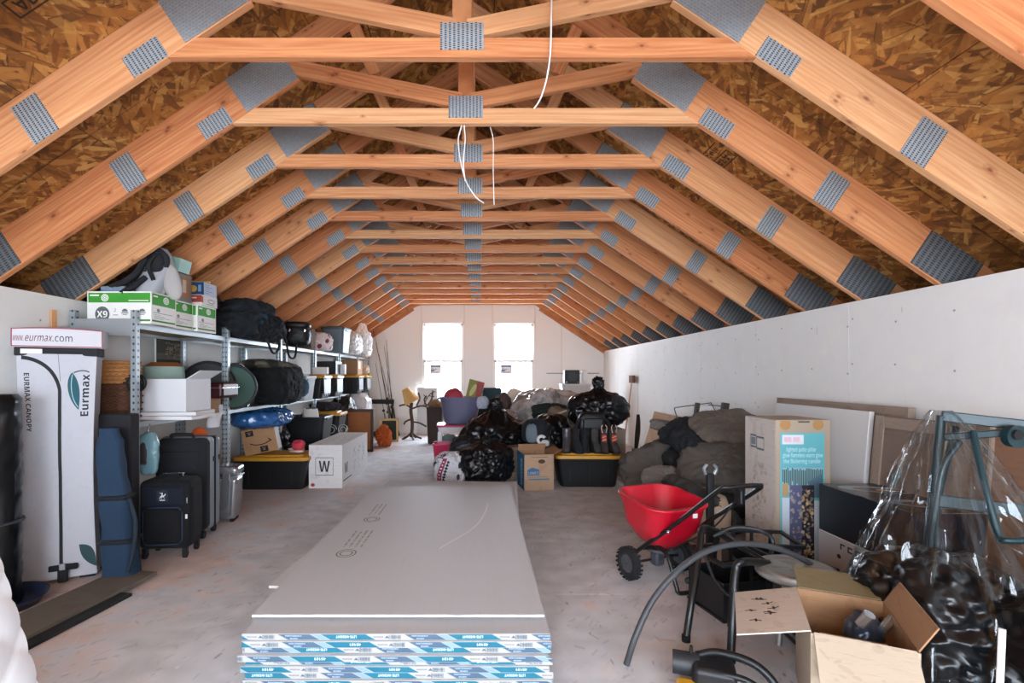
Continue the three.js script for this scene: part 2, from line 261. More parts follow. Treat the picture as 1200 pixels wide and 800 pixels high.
{
  const rowL = 1.22 / 1, geos = new Map();
  for (const s of [-1, 1]) for (let row = 0; row < 4; row++) for (let c = 0; c < 7; c++) {
    const r0 = row * rowL, r1 = Math.min(r0 + rowL, EAVE / COS + 0.1); if (r1 - r0 < 0.1) continue;
    const z1 = REAR + 0.15 - (c - (row % 2) * 0.5) * 2.44, z0 = z1 - 2.44, a = Math.max(z0, GABLE - 0.13), b = Math.min(z1, REAR + 0.13); if (b - a < 0.05) continue;
    // distance r is measured down the slope from the ridge
    const g = new THREE.BoxGeometry(r1 - r0 - (row === 0 ? 0 : 0.004), 0.015, b - a - 0.005), p = g.attributes.position, uv = g.attributes.uv;
    for (let i = 0; i < p.count; i++) uv.setXY(i, (p.getZ(i) + (b + a) / 2 - z0) / 2.44, (p.getX(i) + 0.61) / 1.22);
    const rm = (r0 + r1) / 2;
    g.translate(rm, 0.0076, 0); g.rotateZ(-Math.atan(SLOPE)); if (s < 0) g.rotateY(Math.PI);
    g.translate(XC, under(XC) + VERT, (a + b) / 2);
    part('osb_panel', g, osbMats[(row * 5 + c + (s > 0 ? 1 : 0)) % 3], ceiling);
  }
  for (const s of [-1, 1]) { const g = new THREE.BoxGeometry(EAVE / COS + 0.3, 0.02, REAR - GABLE + 0.3).translate((EAVE / COS + 0.3) / 2, 0.03, 0); g.rotateZ(-Math.atan(SLOPE)); if (s < 0) g.rotateY(Math.PI); part('roof_membrane', g.translate(XC, under(XC) + VERT, (REAR + GABLE) / 2), rubberRoof, ceiling, 'outer roof covering'); }
  part('ridge_board', box(0.25, 0.03, REAR - GABLE + 0.25, XC, under(XC) + VERT + 0.02, (REAR + GABLE) / 2), osbMats[0], ceiling);
}

// ---------------------------------------------------------------- roof trusses
const plateGeo = (w, h, t = 0.004) => planar(new THREE.BoxGeometry(w, h, t), 12.5, 0.03, 0.02), plateGeoB = (w, h, t = 0.005) => planar(new THREE.BoxGeometry(w, h, t), 7, 0.1, 0.2);
const T38 = 0.038, shared = { big: plateGeoB(0.36, 0.228), end: plateGeo(0.19, 0.105).rotateZ(0), splice: plateGeo(0.135, 0.2), heel: plateGeoB(0.36, 0.225), mid: plateGeo(0.2, 0.125) };
function timber(len, h, off) { return scaleV(planar(rbox(len, h, T38, 0.003, 0, 0, 0, 1), 1 / 2.4, off, 0), 8, off * 3); }
function scaleV(g, k, o) { const uv = g.attributes.uv; for (let i = 0; i < uv.count; i++) uv.setY(i, uv.getY(i) * k + o); return g; }
for (let k = -1; k <= 13; k++) {
  const zb = -(3.864 + k) * 0.61, z = zb + T38 / 2, t = thing('roof_truss', k === 0 ? 'timber roof truss with the long white cable hanging past its collar tie' : k === 1 ? 'timber roof truss from whose collar tie the curled white cable hangs' : k === 13 ? 'timber roof truss next to the far gable wall' : 'exposed timber roof truss with collar tie and pressed steel plates', 'truss', [XC, 0, z], 0, 'roof trusses in a row down the attic');
  const w = (i) => woodMats[((k + 5) * 3 + i * 5) % 4], zf = T38 / 2 + 0.002;
  part('collar_tie', scaleV(planar(extrude([[-HALF, 0], [HALF, 0], [HALF - 0.089 / SLOPE, 0.089], [-HALF + 0.089 / SLOPE, 0.089]], T38).translate(0, 0, -T38 / 2), 1 / 2.4, rnd()), 8, rnd()).translate(0, TIE, 0), w(0), t);
  part('king_post', planar(rbox(0.089, under(XC) + 0.14 - TIE - 0.089, T38, 0.003, 0, (under(XC) + 0.14 + TIE + 0.089) / 2, -0.003, 1), 1 / 2.4, rnd()), w(1), t);
  for (const s of [-1, 1]) {
    const ang = -s * Math.atan(SLOPE), along = (xa, xb, h, lift) => {           // a timber lying along the slope; lift = offset square to it from the rafter's underside
      const L = (xb - xa) / COS, xm = (xa + xb) / 2, g = timber(L, h, rnd());
      g.rotateZ(ang); return g.translate(s * (xm + (lift + h / 2) * SIN), TIE + (HALF - xm) * SLOPE + (lift + h / 2) * COS, 0);
    };
    part('rafter', along(0.97, EAVE - 0.12, 0.235, 0), w(2 + s), t);
    part('upper_chord', along(-0.1, 0.965, 0.14, 0.093), w(4 + s), t);
    const a = V(0.03, TIE + 0.135, 0), b = V(1.03, TIE + 0.335, 0), L = a.distanceTo(b), wg = timber(L, 0.089, rnd());
    wg.rotateZ(Math.atan2(b.y - a.y, b.x - a.x)); wg.translate((a.x + b.x) / 2, (a.y + b.y) / 2, -0.0015); if (s < 0) wg.rotateY(Math.PI);
    part('web', wg, w(6 + s), t);
    const sg = timber(0.42, 0.07, rnd()); sg.rotateZ(rad(66)); sg.translate(0.62, TIE + 0.5, -0.03); if (s < 0) sg.rotateY(Math.PI).translate(0, 0, -0.06);
    part('strut', sg, w(8 + s), t);
    const pl = (geo, x, lift, turn, m, mark) => { const o = part('connector_plate', geo, m, t); o.rotation.z = ang + turn; o.position.set(s * (x + lift * SIN), TIE + (HALF - x) * SLOPE + lift * COS, zf); return o; };
    pl(shared.big, 1.12, 0.12, 0, galvTop);
    pl(shared.end, HALF + 0.07, 0.055, 0, galv);
    pl(shared.splice, s < 0 ? 1.91 : 2.07, 0.1, 0, galv);
    pl(shared.heel, 2.73, 0.12, 0, galvBig);
  }
  const c = part('connector_plate', shared.mid, galv, t); c.position.set(0, TIE + 0.095, zf);
}

// ---------------------------------------------------------------- shared builders for the stored goods
const black = MP('#16181a', 0.42), blackSoft = M('#1b1c20', 0.9), yellowLid = MP('#cc942a', 0.42), white = M('#e8e6e3', 0.7), chrome = M('#c9ccd0', 0.22, { metalness: 0.9 }), rubber = M('#141414', 0.75);
const bagBlack = MP('#0b0d10', 0.3), rim = M('#9aa0a4', 0.4, { metalness: 0.5 });
function cardTex(base, seed, extra) { const r = rngOf(seed); return canvasTex(256, 256, (g, W, H) => { g.fillStyle = base; g.fillRect(0, 0, W, H); for (let i = 0; i < 260; i++) { g.globalAlpha = 0.06; g.fillStyle = r() < 0.5 ? '#5c4630' : '#fff3e0'; g.fillRect(r() * W, r() * H, 2 + r() * 60, 1 + r() * 2); } for (let i = 0; i < 12; i++) { g.globalAlpha = 0.07; g.fillStyle = '#4a3724'; g.beginPath(); g.ellipse(r() * W, r() * H, 5 + r() * 26, 4 + r() * 14, r() * 3, 0, 7); g.fill(); } g.globalAlpha = 1; if (extra) extra(g, W, H); }); }
const kraftTex = cardTex('#efe9e2', 4), kraft = (c, rough = 0.88) => new THREE.MeshStandardMaterial({ color: c, map: kraftTex, roughness: rough });
const card = kraft('#b08a68', 0.88), cardPale = kraft('#c8bba9', 0.88), cardGrey = kraft('#9a8a7e', 0.9);
const print = (w, h, draw, rough = 0.7) => new THREE.MeshStandardMaterial({ roughness: rough, map: canvasTex(w, h, draw) });
const weave = ['#000', '#b09a80'].map((dark, k) => canvasTex(256, 256, (g) => { const r = rngOf(70 + k); g.fillStyle = '#e2e2e2'; g.fillRect(0, 0, 256, 256); for (let i = 0; i < 6000; i++) { g.globalAlpha = 0.14; g.fillStyle = r() < 0.5 ? dark : '#fff'; g.fillRect(r() * 256, r() * 256, 1 + r() * 3, 1); } }, [3, 3]));
const fabric = (c, seed, c2) => M(c, 0.95, { map: weave[c2 ? 1 : 0] });
function cartonBox(name, label, cat, [w, h, d], pos, turn, mats, group) {        // closed carton with taped top flaps; mats: right, left, top, bottom, front, back
  const o = thing(name, label, cat, pos, turn, group), m = Array.isArray(mats) ? mats : Array(6).fill(mats);
  part('carton_body', box(w, h - 0.004, d, 0, (h - 0.004) / 2, 0), m, o);
  for (const s of [-1, 1]) part('top_flap', box(w - 0.002, 0.004, d / 2 - 0.003, 0, h - 0.002, s * d / 4), m[2], o);
  return o;
}
function openBox(name, label, [w, h, d], pos, turn, m, flaps, inner = m) {        // open carton: four walls, a base and hinged flaps {side: angle}
  const o = thing(name, label, 'box', pos, turn), t = 0.005;
  part('base', box(w, t, d, 0, t / 2, 0), inner, o);
  const wall = { front: [0, d / 2 - t / 2, w, t], back: [0, -d / 2 + t / 2, w, t], left: [-w / 2 + t / 2, 0, t, d - 2 * t], right: [w / 2 - t / 2, 0, t, d - 2 * t] };
  for (const [k, [x, z, a, b]] of Object.entries(wall)) {
    part('side_wall', box(a, h - t, b, x, (h + t) / 2, z), m[k] || m, o);
    if (flaps[k] !== undefined) {
      const [ang, len] = flaps[k], along = k === 'front' || k === 'back', g = box(along ? a - 0.01 : t, len, along ? t : b - 0.01, 0, len / 2, 0), f = part('flap', g, m.flap || m[k] || m, o);
      f.position.set(x, h + 0.001, z); const s = k === 'front' || k === 'left' ? 1 : -1; along ? (f.rotation.x = rad(ang) * s) : (f.rotation.z = rad(ang) * s);
    }
  }
  return o;
}
function tote(label, [w, d, h], pos, turn, { body = black, lid = yellowLid, group, name = 'storage_tote', label2 } = {}) {
  const o = thing(name, label, 'storage tote', pos, turn, group), bh = lid ? h - 0.03 : h;
  part('bin_body', binBody(w - 0.03, d - 0.03, bh, 0.86, 0.05), body, o);
  for (const s of [-1, 1]) part('grip', rbox(0.02, 0.03, d * 0.45, 0.006, s * (w / 2 - 0.012), bh - 0.03, 0), body, o);
  for (let i = -1; i <= 1; i++) part('rib', rbox(0.012, bh * 0.7, 0.012, 0.004, i * w * 0.28, bh * 0.52, (d - 0.03) * 0.47, 1), body, o);
  if (lid) { const R = (g, y) => rrect(w + g, d + g, 0.06, y); part('lid', loft([R(-0.004, bh - 0.025), R(0, bh - 0.022), R(0, bh + 0.008), R(-0.012, bh + 0.014), R(-0.05, bh + 0.014), R(-0.06, bh + 0.004), R(-0.14, bh + 0.004), R(-0.15, bh + 0.03)], false, true), lid, o); }
  return o;
}
function bag(name, label, o, m, pos, turn = 0, group, knot = true, cat = 'bag') {
  const t = thing(name, label, cat, pos, turn, group); part('bag_body', blob(o), m, t);
  if (knot) part('knot', blob({ w: o.w * 0.16, h: o.w * 0.2, d: o.w * 0.14, amp: 0.5, freq: 3, seed: o.seed + 4, ridge: 0.8, det: 8 }).translate(0, o.h * (o.neck ? 1.05 : 0.9), 0), m, t);
  return t;
}
const pillow = (w, h, d, seed, amp = 0.05, e = 3.2) => blob({ w, h, d, e, amp, freq: 2.5, seed, ridge: 0.35, det: 14 });

// ---------------------------------------------------------------- left: steel racks
const rackTex = canvasTex(32, 64, (g) => { g.fillStyle = '#a9b2b6'; g.fillRect(0, 0, 32, 64); g.fillStyle = '#4a5358'; for (const y of [12, 44]) { g.beginPath(); g.arc(17, y, 6, 0, 7); g.fill(); } });
const rackPost = M('#ffffff', 0.38, { map: rackTex, metalness: 0.45 }), rackBeam = M('#a7adb0', 0.42, { metalness: 0.45 }), boardMat = kraft('#c9b596', 0.8);
const RX0 = -2.8, RX1 = -2.38, S1 = 1.612, S2 = 0.925, RD = [3.44, 4.7, 5.95, 7.2, 8.45, 9.7, 10.8];
{
  const postG = merge([planar(box(0.038, 1.7, 0.002, 0, 0.85, 0), 1), planar(box(0.002, 1.7, 0.038, 0.018, 0.85, -0.019), 1)]); { const p = postG.attributes.position, uv = postG.attributes.uv; for (let i = 0; i < p.count; i++) uv.setXY(i, (p.getX(i) - p.getZ(i)) / 0.04 + 0.5, p.getY(i) / 0.09); }
  for (let i = 0; i + 1 < RD.length; i++) {
    const a = RD[i] + 0.012, b = RD[i + 1] - 0.012, c = (a + b) / 2, L = b - a;
    const lab = ['rack holding the green and white paper cartons on top', 'rack under the dark blue duffel', 'rack carrying the black handbag on its top shelf', 'rack below the grey lidded bin', 'rack below the white carrier bag', 'rack standing against the far gable wall'][i];
    const o = thing('storage_rack', 'galvanised steel storage ' + lab, 'rack', [0, 0, 0], 0, 'steel racks along the left wall');
    for (const x of [RX0, RX1]) for (const [d, back] of [[a, 0], [b, 1]]) { const p = part('post', postG, rackPost, o); p.position.set(x, 0, -d); if (back) p.rotation.y = x === RX1 ? Math.PI / 2 : Math.PI; }
    for (const y of [S1, S2]) {
      part('shelf_board', planar(rbox(RX1 - RX0 - 0.01, 0.013, L - 0.01, 0.002, (RX0 + RX1) / 2, y - 0.0065, -c, 1), 1), boardMat, o, 'particle board shelf');
      const bh = y === S1 ? 0.04 : 0.035;
      for (const x of [RX0 + 0.004, RX1 + 0.004]) part('beam', rbox(0.006, bh, L - 0.01, 0.002, x, y - bh / 2 + 0.002, -c, 1), rackBeam, o);
      for (const [d, hh] of [[a + 0.005, i === 0 && y === S1 ? 0.12 : bh], [b - 0.005, bh]]) part('beam', rbox(RX1 - RX0 - 0.02, hh, 0.005, 0.002, (RX0 + RX1) / 2, y - bh / 2 + 0.002 + (hh > bh ? -0.012 : 0), -d, 1), rackBeam, o);
    }
  }
}

// top shelf: three paper cartons
{
  const side = (big) => print(big ? 512 : 256, 256, (g, W, H) => {
    g.fillStyle = '#eeede8'; g.fillRect(0, 0, W, H); g.fillStyle = '#3d9a2f'; g.fillRect(8, 8, W - 16, big ? 78 : 92); g.fillStyle = '#2f7d27'; g.fillRect(8, 222, W - 16, 14);
    g.fillStyle = '#f4f4ef'; g.fillRect(20, 22, big ? 74 : 44, 12);
    g.beginPath(); g.arc(big ? 140 : 150, 48, 30, 0, 7); g.fill(); g.strokeStyle = '#3d9a2f'; g.lineWidth = 4; g.beginPath(); g.arc(big ? 140 : 150, 48, 20, 0, 7); g.stroke(); g.beginPath(); g.arc(big ? 140 : 150, 48, 9, 0, 7); g.stroke();
    if (big) { g.fillStyle = '#5b6460'; g.beginPath(); g.ellipse(120, 180, 58, 62, 0, 0, 7); g.fill(); g.fillStyle = '#f4f4ef'; g.font = 'bold 74px sans-serif'; g.textAlign = 'center'; g.fillText('X9', 120, 206); g.fillStyle = '#6a716e'; g.font = '34px sans-serif'; g.fillText('2', 222, 160); g.fillRect(206, 184, 40, 5); for (const x of [300, 440]) { g.beginPath(); g.arc(x, 160, 24, Math.PI, 0); g.fill(); g.fillRect(x - 28, 166, 56, 8); g.fillRect(x - 18, 180, 36, 5); } g.fillStyle = '#e8e8e2'; g.fillRect(330, 66, 160, 8); }
    else { g.fillStyle = '#7c8481'; g.beginPath(); g.arc(70, 140, 16, 0, 7); g.fill(); g.fillRect(20, 160, 200, 4); for (let i = 0; i < 4; i++) g.fillRect(30, 176 + i * 11, 60 + (i * 47) % 110, 3); }
  });
  const big = side(true), small = side(false), top = M('#e3e2dc', 0.8);
  cartonBox('paper_carton', 'white and green paper carton marked X9, its long side facing out beside the rack post', 'carton', [0.445, 0.225, 0.285], [-2.5125, S1, -3.645], 0, [small, small, top, top, big, big], 'green and white paper cartons');
  cartonBox('paper_carton', 'white and green paper carton under the tall grey box', 'carton', [0.405, 0.218, 0.27], [-2.53, S1, -3.94], 0, [small, small, top, top, big, big], 'green and white paper cartons');
  cartonBox('paper_carton', 'white and green paper carton under the small blue and red boxes', 'carton', [0.41, 0.218, 0.285], [-2.505, S1, -4.235], 0, [small, small, top, top, small, small], 'green and white paper cartons');
  const y3 = S1 + 0.218;
  cartonBox('product_box', 'small white box with a red end, lying below the blue box', 'box', [0.16, 0.085, 0.24], [-2.36, y3, -4.24], 0, [print(128, 64, (g) => { g.fillStyle = '#ded9d6'; g.fillRect(0, 0, 128, 64); g.fillStyle = '#b8503f'; g.fillRect(0, 8, 12, 40); g.strokeStyle = '#3a3a3a'; g.lineWidth = 3; g.beginPath(); g.ellipse(78, 30, 26, 12, 0, 0, 7); g.stroke(); g.fillStyle = '#888'; g.fillRect(40, 50, 60, 4); }), M('#a34a3a', 0.7), white, white, print(96, 64, (g) => { g.fillStyle = '#a04434'; g.fillRect(0, 0, 96, 64); g.fillStyle = '#e8ddd6'; g.fillRect(0, 46, 96, 18); g.fillRect(20, 14, 50, 8); }), white]);
  cartonBox('product_box', 'small blue box with a yellow patch, stacked on the red and white box', 'box', [0.15, 0.11, 0.2], [-2.355, y3 + 0.085, -4.25], 0, [print(128, 96, (g) => { g.fillStyle = '#b9c3d6'; g.fillRect(0, 0, 128, 96); g.fillStyle = '#6d7ba0'; for (let i = 0; i < 5; i++) g.fillRect(12, 14 + i * 15, 40 + (i * 31) % 60, 4); }), M('#1f3f6a', 0.6), M('#8793a8', 0.6), white, print(96, 96, (g) => { g.fillStyle = '#1d3f6b'; g.fillRect(0, 0, 96, 96); g.fillStyle = '#c9a640'; g.beginPath(); g.ellipse(40, 48, 20, 26, 0, 0, 7); g.fill(); g.fillStyle = '#79a3c6'; g.fillRect(66, 20, 16, 50); }), white]);
  solo('hand_tool', merge([rbox(0.13, 0.016, 0.02, 0.006, 0, 0.009, 0), rbox(0.03, 0.022, 0.03, 0.006, 0.07, 0.011, 0)]), M('#d39a1e', 0.5), 'yellow handled tool lying on the small blue box', 'tool', [-2.36, y3 + 0.195, -4.22], rad(20));
  const y2 = S1 + 0.218;
  cartonBox('product_box', 'tall grey carton with tan picture panel beneath the tilted teal box', 'box', [0.2, 0.22, 0.24], [-2.44, y2, -3.96], 0, [print(128, 128, (g) => { g.fillStyle = '#8c8a86'; g.fillRect(0, 0, 128, 128); g.fillStyle = '#b08258'; g.fillRect(52, 12, 60, 92); g.fillStyle = '#d8cbb8'; g.fillRect(62, 24, 26, 60); g.fillStyle = '#5c5a58'; g.fillRect(8, 20, 30, 80); }), M('#8c8a86', 0.8), M('#8c8a86', 0.8), white, M('#8c8a86', 0.8), white]);
  const tl = cartonBox('product_box', 'pale teal box tipped on top of the tall grey carton', 'box', [0.2, 0.1, 0.15], [-2.42, y2 + 0.245, -3.94], 0, Array(6).fill(M('#9cc6bc', 0.6))); tl.rotation.z = rad(-14); tl.position.y = y2 + 0.222 + 0.026;
  // child carrier lying on the first carton
  const cc = thing('child_carrier', 'silver and black padded child carrier with dangling straps on the paper carton', 'carrier', [-2.41, S1 + 0.226, -3.7], rad(18));
  const shell = M('#9a9da1', 0.5);
  const ring = (w, d, y, x) => rrect(w, d, Math.min(w, d) * 0.45, y, x, 0, 6);
  part('shell', loft([ring(0.17, 0.14, 0, -0.02), ring(0.2, 0.16, 0.06, -0.01), ring(0.19, 0.14, 0.16, 0.03), ring(0.17, 0.11, 0.25, 0.05), ring(0.16, 0.1, 0.31, 0.04), ring(0.13, 0.08, 0.345, 0.03), ring(0.06, 0.04, 0.355, 0.03)]), shell, cc);
  part('lining', blob({ w: 0.13, h: 0.18, d: 0.07, amp: 0.1, freq: 3, seed: 3, det: 10 }).translate(0.03, 0.13, 0.04), blackSoft, cc);
  part('headrest', tube([[-0.03, 0.16, 0.05], [-0.035, 0.27, 0.05], [0.03, 0.33, 0.045], [0.1, 0.28, 0.045], [0.1, 0.2, 0.045]], 0.02, 24, 8), M('#202226', 0.85), cc);
  part('strap', tube([[-0.03, 0.25, 0.06], [-0.08, 0.14, 0.09], [-0.16, 0.07, 0.09], [-0.24, 0.04, 0.06]], 0.022, 20, 6), blackSoft, cc);
  part('strap', tube([[-0.02, 0.12, 0.08], [-0.08, 0.05, 0.11], [-0.12, 0.02, 0.12], [-0.15, -0.02, 0.155]], 0.02, 20, 6), blackSoft, cc);
  part('strap', tube([[0.04, 0.3, 0.06], [0.0, 0.2, 0.09], [0.03, 0.1, 0.09]], 0.016, 16, 6), blackSoft, cc);
  const pad = part('seat_pad', blob({ w: 0.12, h: 0.27, d: 0.06, e: 2.4, amp: 0.05, freq: 3, seed: 6, det: 12 }), M('#a9a6a2', 0.8), cc); pad.position.set(0.16, -0.03, 0.03); pad.rotation.z = rad(12);
  solo('folded_cloth', blob({ w: 0.2, h: 0.05, d: 0.14, e: 4, amp: 0.2, freq: 3, seed: 9, det: 12 }), fabric('#8fa6bd', 3), 'folded pale blue cloth beside the child carrier', 'cloth', [-2.6, S1 + 0.226, -3.62]);
}
// top shelf: bags further down
{
  const duf = thing('duffel_bag', 'large dark blue and black duffel hanging over the edge of the top shelf', 'bag', [-2.4, S1, -5.2], 0);
  part('bag_body', blob({ w: 0.5, h: 0.28, d: 0.95, e: 3, amp: 0.22, freq: 3, seed: 12, ridge: 0.8, det: 22 }), fabric('#1d2228', 7), duf);
  part('bag_top', blob({ w: 0.38, h: 0.2, d: 0.7, e: 2.6, amp: 0.28, freq: 3, seed: 15, ridge: 0.6, det: 18 }).translate(0.02, 0.2, 0.02), fabric('#22282f', 8), duf);
  part('blue_panel', blob({ w: 0.05, h: 0.2, d: 0.2, e: 3, amp: 0.1, freq: 3, seed: 5, det: 10 }).translate(0.22, 0.06, 0.12), fabric('#24516b', 9), duf, 'blue fabric panel');
  part('strap', tube([[0.22, 0.05, 0.1], [0.25, -0.05, 0.08], [0.25, -0.12, 0.0], [0.25, -0.12, -0.1], [0.25, -0.04, -0.18], [0.22, 0.06, -0.2]], 0.012, 30, 6), blackSoft, duf);
  part('strap', tube([[0.22, 0.2, -0.25], [0.26, 0.05, -0.33], [0.27, -0.14, -0.4], [0.26, -0.15, -0.6], [0.24, 0.0, -0.72]], 0.012, 30, 6), blackSoft, duf);
  const hb = thing('handbag', 'black rounded handbag with buckles beside the dark duffel', 'bag', [-2.32, S1, -6.38], rad(15));
  part('bag_body', blob({ w: 0.32, h: 0.3, d: 0.26, e: 2.8, amp: 0.08, freq: 3, seed: 21, ridge: 0.3, det: 16 }), MP('#17191c', 0.5), hb); part('flap', blob({ w: 0.33, h: 0.1, d: 0.27, e: 3, amp: 0.04, seed: 4, det: 12 }).translate(0, 0.22, 0), MP('#121315', 0.45), hb); for (const x of [-0.08, 0.1]) part('buckle', rbox(0.02, 0.035, 0.01, 0.003, x, 0.2, 0.135), chrome, hb);
  cartonBox('carton', 'small plain brown carton behind the black handbag under the rafters', 'box', [0.2, 0.36, 0.22], [-2.5, S1, -6.92], 0, card);
  cartonBox('carton', 'small dull brown box squeezed in front of the pink patterned bag', 'box', [0.12, 0.26, 0.16], [-2.3, S1, -6.74], 0, kraft('#6b5a48', 0.9));
  const pk = fabric('#e6d3d2', 12, '#7a2038');
  bag('carrier_bag', 'white and pink patterned bag with dark red blotches on top shelf', { w: 0.3, h: 0.25, d: 0.36, e: 3, amp: 0.22, freq: 3, seed: 31, ridge: 0.6 }, new THREE.MeshStandardMaterial({ roughness: 0.6, map: canvasTex(128, 128, (g) => { g.fillStyle = '#ecdcd8'; g.fillRect(0, 0, 128, 128); g.fillStyle = '#8a2c44'; for (const [x, y] of [[70, 60], [20, 100], [100, 20]]) { g.beginPath(); g.ellipse(x, y, 14, 18, 0.4, 0, 7); g.fill(); } }, [4, 4]) }), [-2.32, S1, -7.3], 0, undefined, false);
  tote('grey plastic bin with grey lid on top shelf under the rafters', [0.38, 0.5, 0.42], [-2.32, S1, -8.12], 0, { body: MP('#5d7079', 0.45), lid: MP('#4b5358', 0.5), name: 'lidded_bin' });
  const wb = MP('#dcdad6', 0.45);
  bag('carrier_bag', 'grey white carrier bag bulging beside the grey lidded bin', { w: 0.36, h: 0.4, d: 0.6, e: 3, amp: 0.2, freq: 3, seed: 41, ridge: 0.8 }, wb, [-2.3, S1, -8.85]);
  bag('carrier_bag', 'beige sack standing at the far end of the top shelf', { w: 0.3, h: 0.45, d: 0.5, e: 3.4, amp: 0.12, freq: 3, seed: 43, ridge: 0.5 }, M('#cdbfa8', 0.85), [-2.28, S1, -9.75], 0, undefined, false);
  bag('carrier_bag', 'white plastic bag heaped between the grey white bag and beige sack', { w: 0.3, h: 0.5, d: 0.34, e: 2.4, amp: 0.3, freq: 3, seed: 45, ridge: 0.8, neck: 0.6 }, MP('#eceae8', 0.4), [-2.18, S1, -9.3]);
}
// middle shelf
{
  const wicker = (c1, c2, seed) => { const r = rngOf(seed); return new THREE.MeshStandardMaterial({ roughness: 0.75, map: canvasTex(128, 128, (g) => { g.fillStyle = c1; g.fillRect(0, 0, 128, 128); for (let y = 0; y < 16; y++) for (let x = 0; x < 8; x++) { g.fillStyle = (x + y) % 2 ? c2 : c1; g.globalAlpha = 0.5 + r() * 0.5; g.fillRect(x * 16, y * 8, 15, 6); } }, [6, 6]) }); };
  const basket = (label, m, w, h, y, seed) => {
    const o = thing('wicker_basket', label, 'basket', [-2.58, y, -3.58], rad(4 * seed));
    const rings = []; for (let i = 0; i <= 12; i++) { const k = i / 12; rings.push(rrect(w * (0.85 + 0.15 * Math.sin(k * 2.2)) + (i % 2) * 0.006, w * 0.9 + (i % 2) * 0.006, 0.06, k * h)); }
    rings.push(rrect(w * 0.9, w * 0.8, 0.05, h)); rings.push(rrect(w * 0.8, w * 0.7, 0.05, 0.02)); part('basket_body', loft(rings), m, o);
    part('rim', tube(rrect(w * 0.98, w * 0.9, 0.06, h).map((p) => p), 0.009, 60, 6, true), m, o);
    for (let i = 0; i < 5; i++) part('weave_band', tube(rrect(w * (0.87 + 0.13 * Math.sin((i + 0.7) / 5 * 2.2)) + 0.008, w * 0.9 + 0.008, 0.06, h * (i + 0.7) / 5.4), 0.008, 50, 5, true), m, o);
    return o;
  };
  basket('dark brown wicker basket under the tan one on middle shelf', wicker('#4a2a18', '#6e4225', 2), 0.25, 0.26, S2, 1);
  basket('light tan wicker basket stacked on the dark brown one', wicker('#a9713c', '#c8925a', 5), 0.24, 0.15, S2 + 0.27, -1);
  const coil = thing('cable_coil', 'black cable coil hung on the rack post beside the white carton', 'cable', [-2.4, S2 + 0.175, -3.55], rad(60));
  for (let i = 0; i < 4; i++) part('loop', new THREE.TorusGeometry(0.055 + 0.006 * (i % 2), 0.007, 6, 36).rotateX(0.1 * i - 0.15).translate(0, 0.13 - 0.13, (i - 1.5) * 0.02), rubber, coil); coil.position.y = S2 + 0.27; coil.position.x = -2.44;
  const wc = openBox('white_carton', 'open white carton with one flap up, sticking out over the middle shelf', [0.42, 0.24, 0.3], [-2.36, S2 + 0.06, -3.86], rad(-4), M('#d9d9dc', 0.75), { right: [60, 0.12] });
  const foam = thing('foam_slabs', 'thin white foam slab lying under the open white carton', 'foam'); foam.name = numbered('foam_slab');
  part('slab', rbox(0.5, 0.028, 0.34, 0.005, -2.36, S2 + 0.014, -3.85), M('#e2e2e2', 0.85), foam);
  solo('foam_slab', rbox(0.47, 0.028, 0.32, 0.005), M('#dcdcdc', 0.85), 'thin white foam slab directly beneath the white carton, above another slab', 'foam', [-2.35, S2 + 0.043, -3.86], rad(5));
  solo('paper_sheet', (() => { const g = new THREE.PlaneGeometry(0.13, 0.2, 6, 10), p = g.attributes.position; for (let i = 0; i < p.count; i++) p.setZ(i, 0.02 * Math.sin(p.getY(i) * 24) + 0.012 * Math.sin(p.getX(i) * 40)); g.computeVertexNormals(); return g; })().rotateY(rad(70)), M('#dcdcdf', 0.85, { side: THREE.DoubleSide }), 'crumpled white paper hanging from the middle shelf edge', 'paper', [-2.33, S2 - 0.03, -4.42]);
  const hex = thing('teal_box', 'pale teal faceted toy box with small printed squares on the white carton', 'box', [-2.52, S2 + 0.245, -4.12], rad(20)); hex.position.set(-2.62, S2, -4.18);
  const hexMat = print(256, 128, (g) => { g.fillStyle = '#a9c6ba'; g.fillRect(0, 0, 256, 128); for (let i = 0; i < 6; i++) { g.fillStyle = '#dfe6e2'; g.fillRect(i * 43 + 10, 44, 24, 36); g.fillStyle = '#2e3532'; g.fillRect(i * 43 + 14, 54, 8, 8); g.fillRect(i * 43 + 22, 62, 6, 10); } });
  part('box_body', new THREE.CylinderGeometry(0.15, 0.17, 0.4, 6).translate(0, 0.2, 0), hexMat, hex); part('lid', new THREE.CylinderGeometry(0.1, 0.15, 0.035, 6).translate(0, 0.4175, 0), M('#a8662c', 0.7), hex, 'orange brown lid');
  const pic = thing('picture', 'dark landscape picture with blossom branch leaning against the wall behind shelf', 'picture', [-2.745, S2, -4.42], Math.PI / 2);
  part('panel', box(0.34, 0.64, 0.018, 0, 0.32, 0), [white, white, white, white, print(170, 320, (g) => { const r = rngOf(8); g.fillStyle = '#3b3a33'; g.fillRect(0, 0, 170, 320); g.fillStyle = '#55524a'; g.fillRect(0, 60, 170, 40); for (let i = 0; i < 260; i++) { g.fillStyle = ['#6e5d45', '#9b8867', '#2a2a26', '#b9a888'][Math.floor(r() * 4)]; g.globalAlpha = 0.7; g.fillRect(60 + r() * 110, 10 + r() * 75, 2 + r() * 9, 1 + r() * 4); } g.globalAlpha = 1; g.fillStyle = '#2c2f2a'; g.fillRect(0, 88, 170, 22); g.fillStyle = '#7d9b4a'; g.fillRect(0, 108, 170, 212); }, 0.95), white], pic); pic.rotation.x = 0;
  cartonBox('carton', 'low brown carton under the dark red case', 'box', [0.24, 0.13, 0.26], [-2.42, S2, -4.33], 0, card);
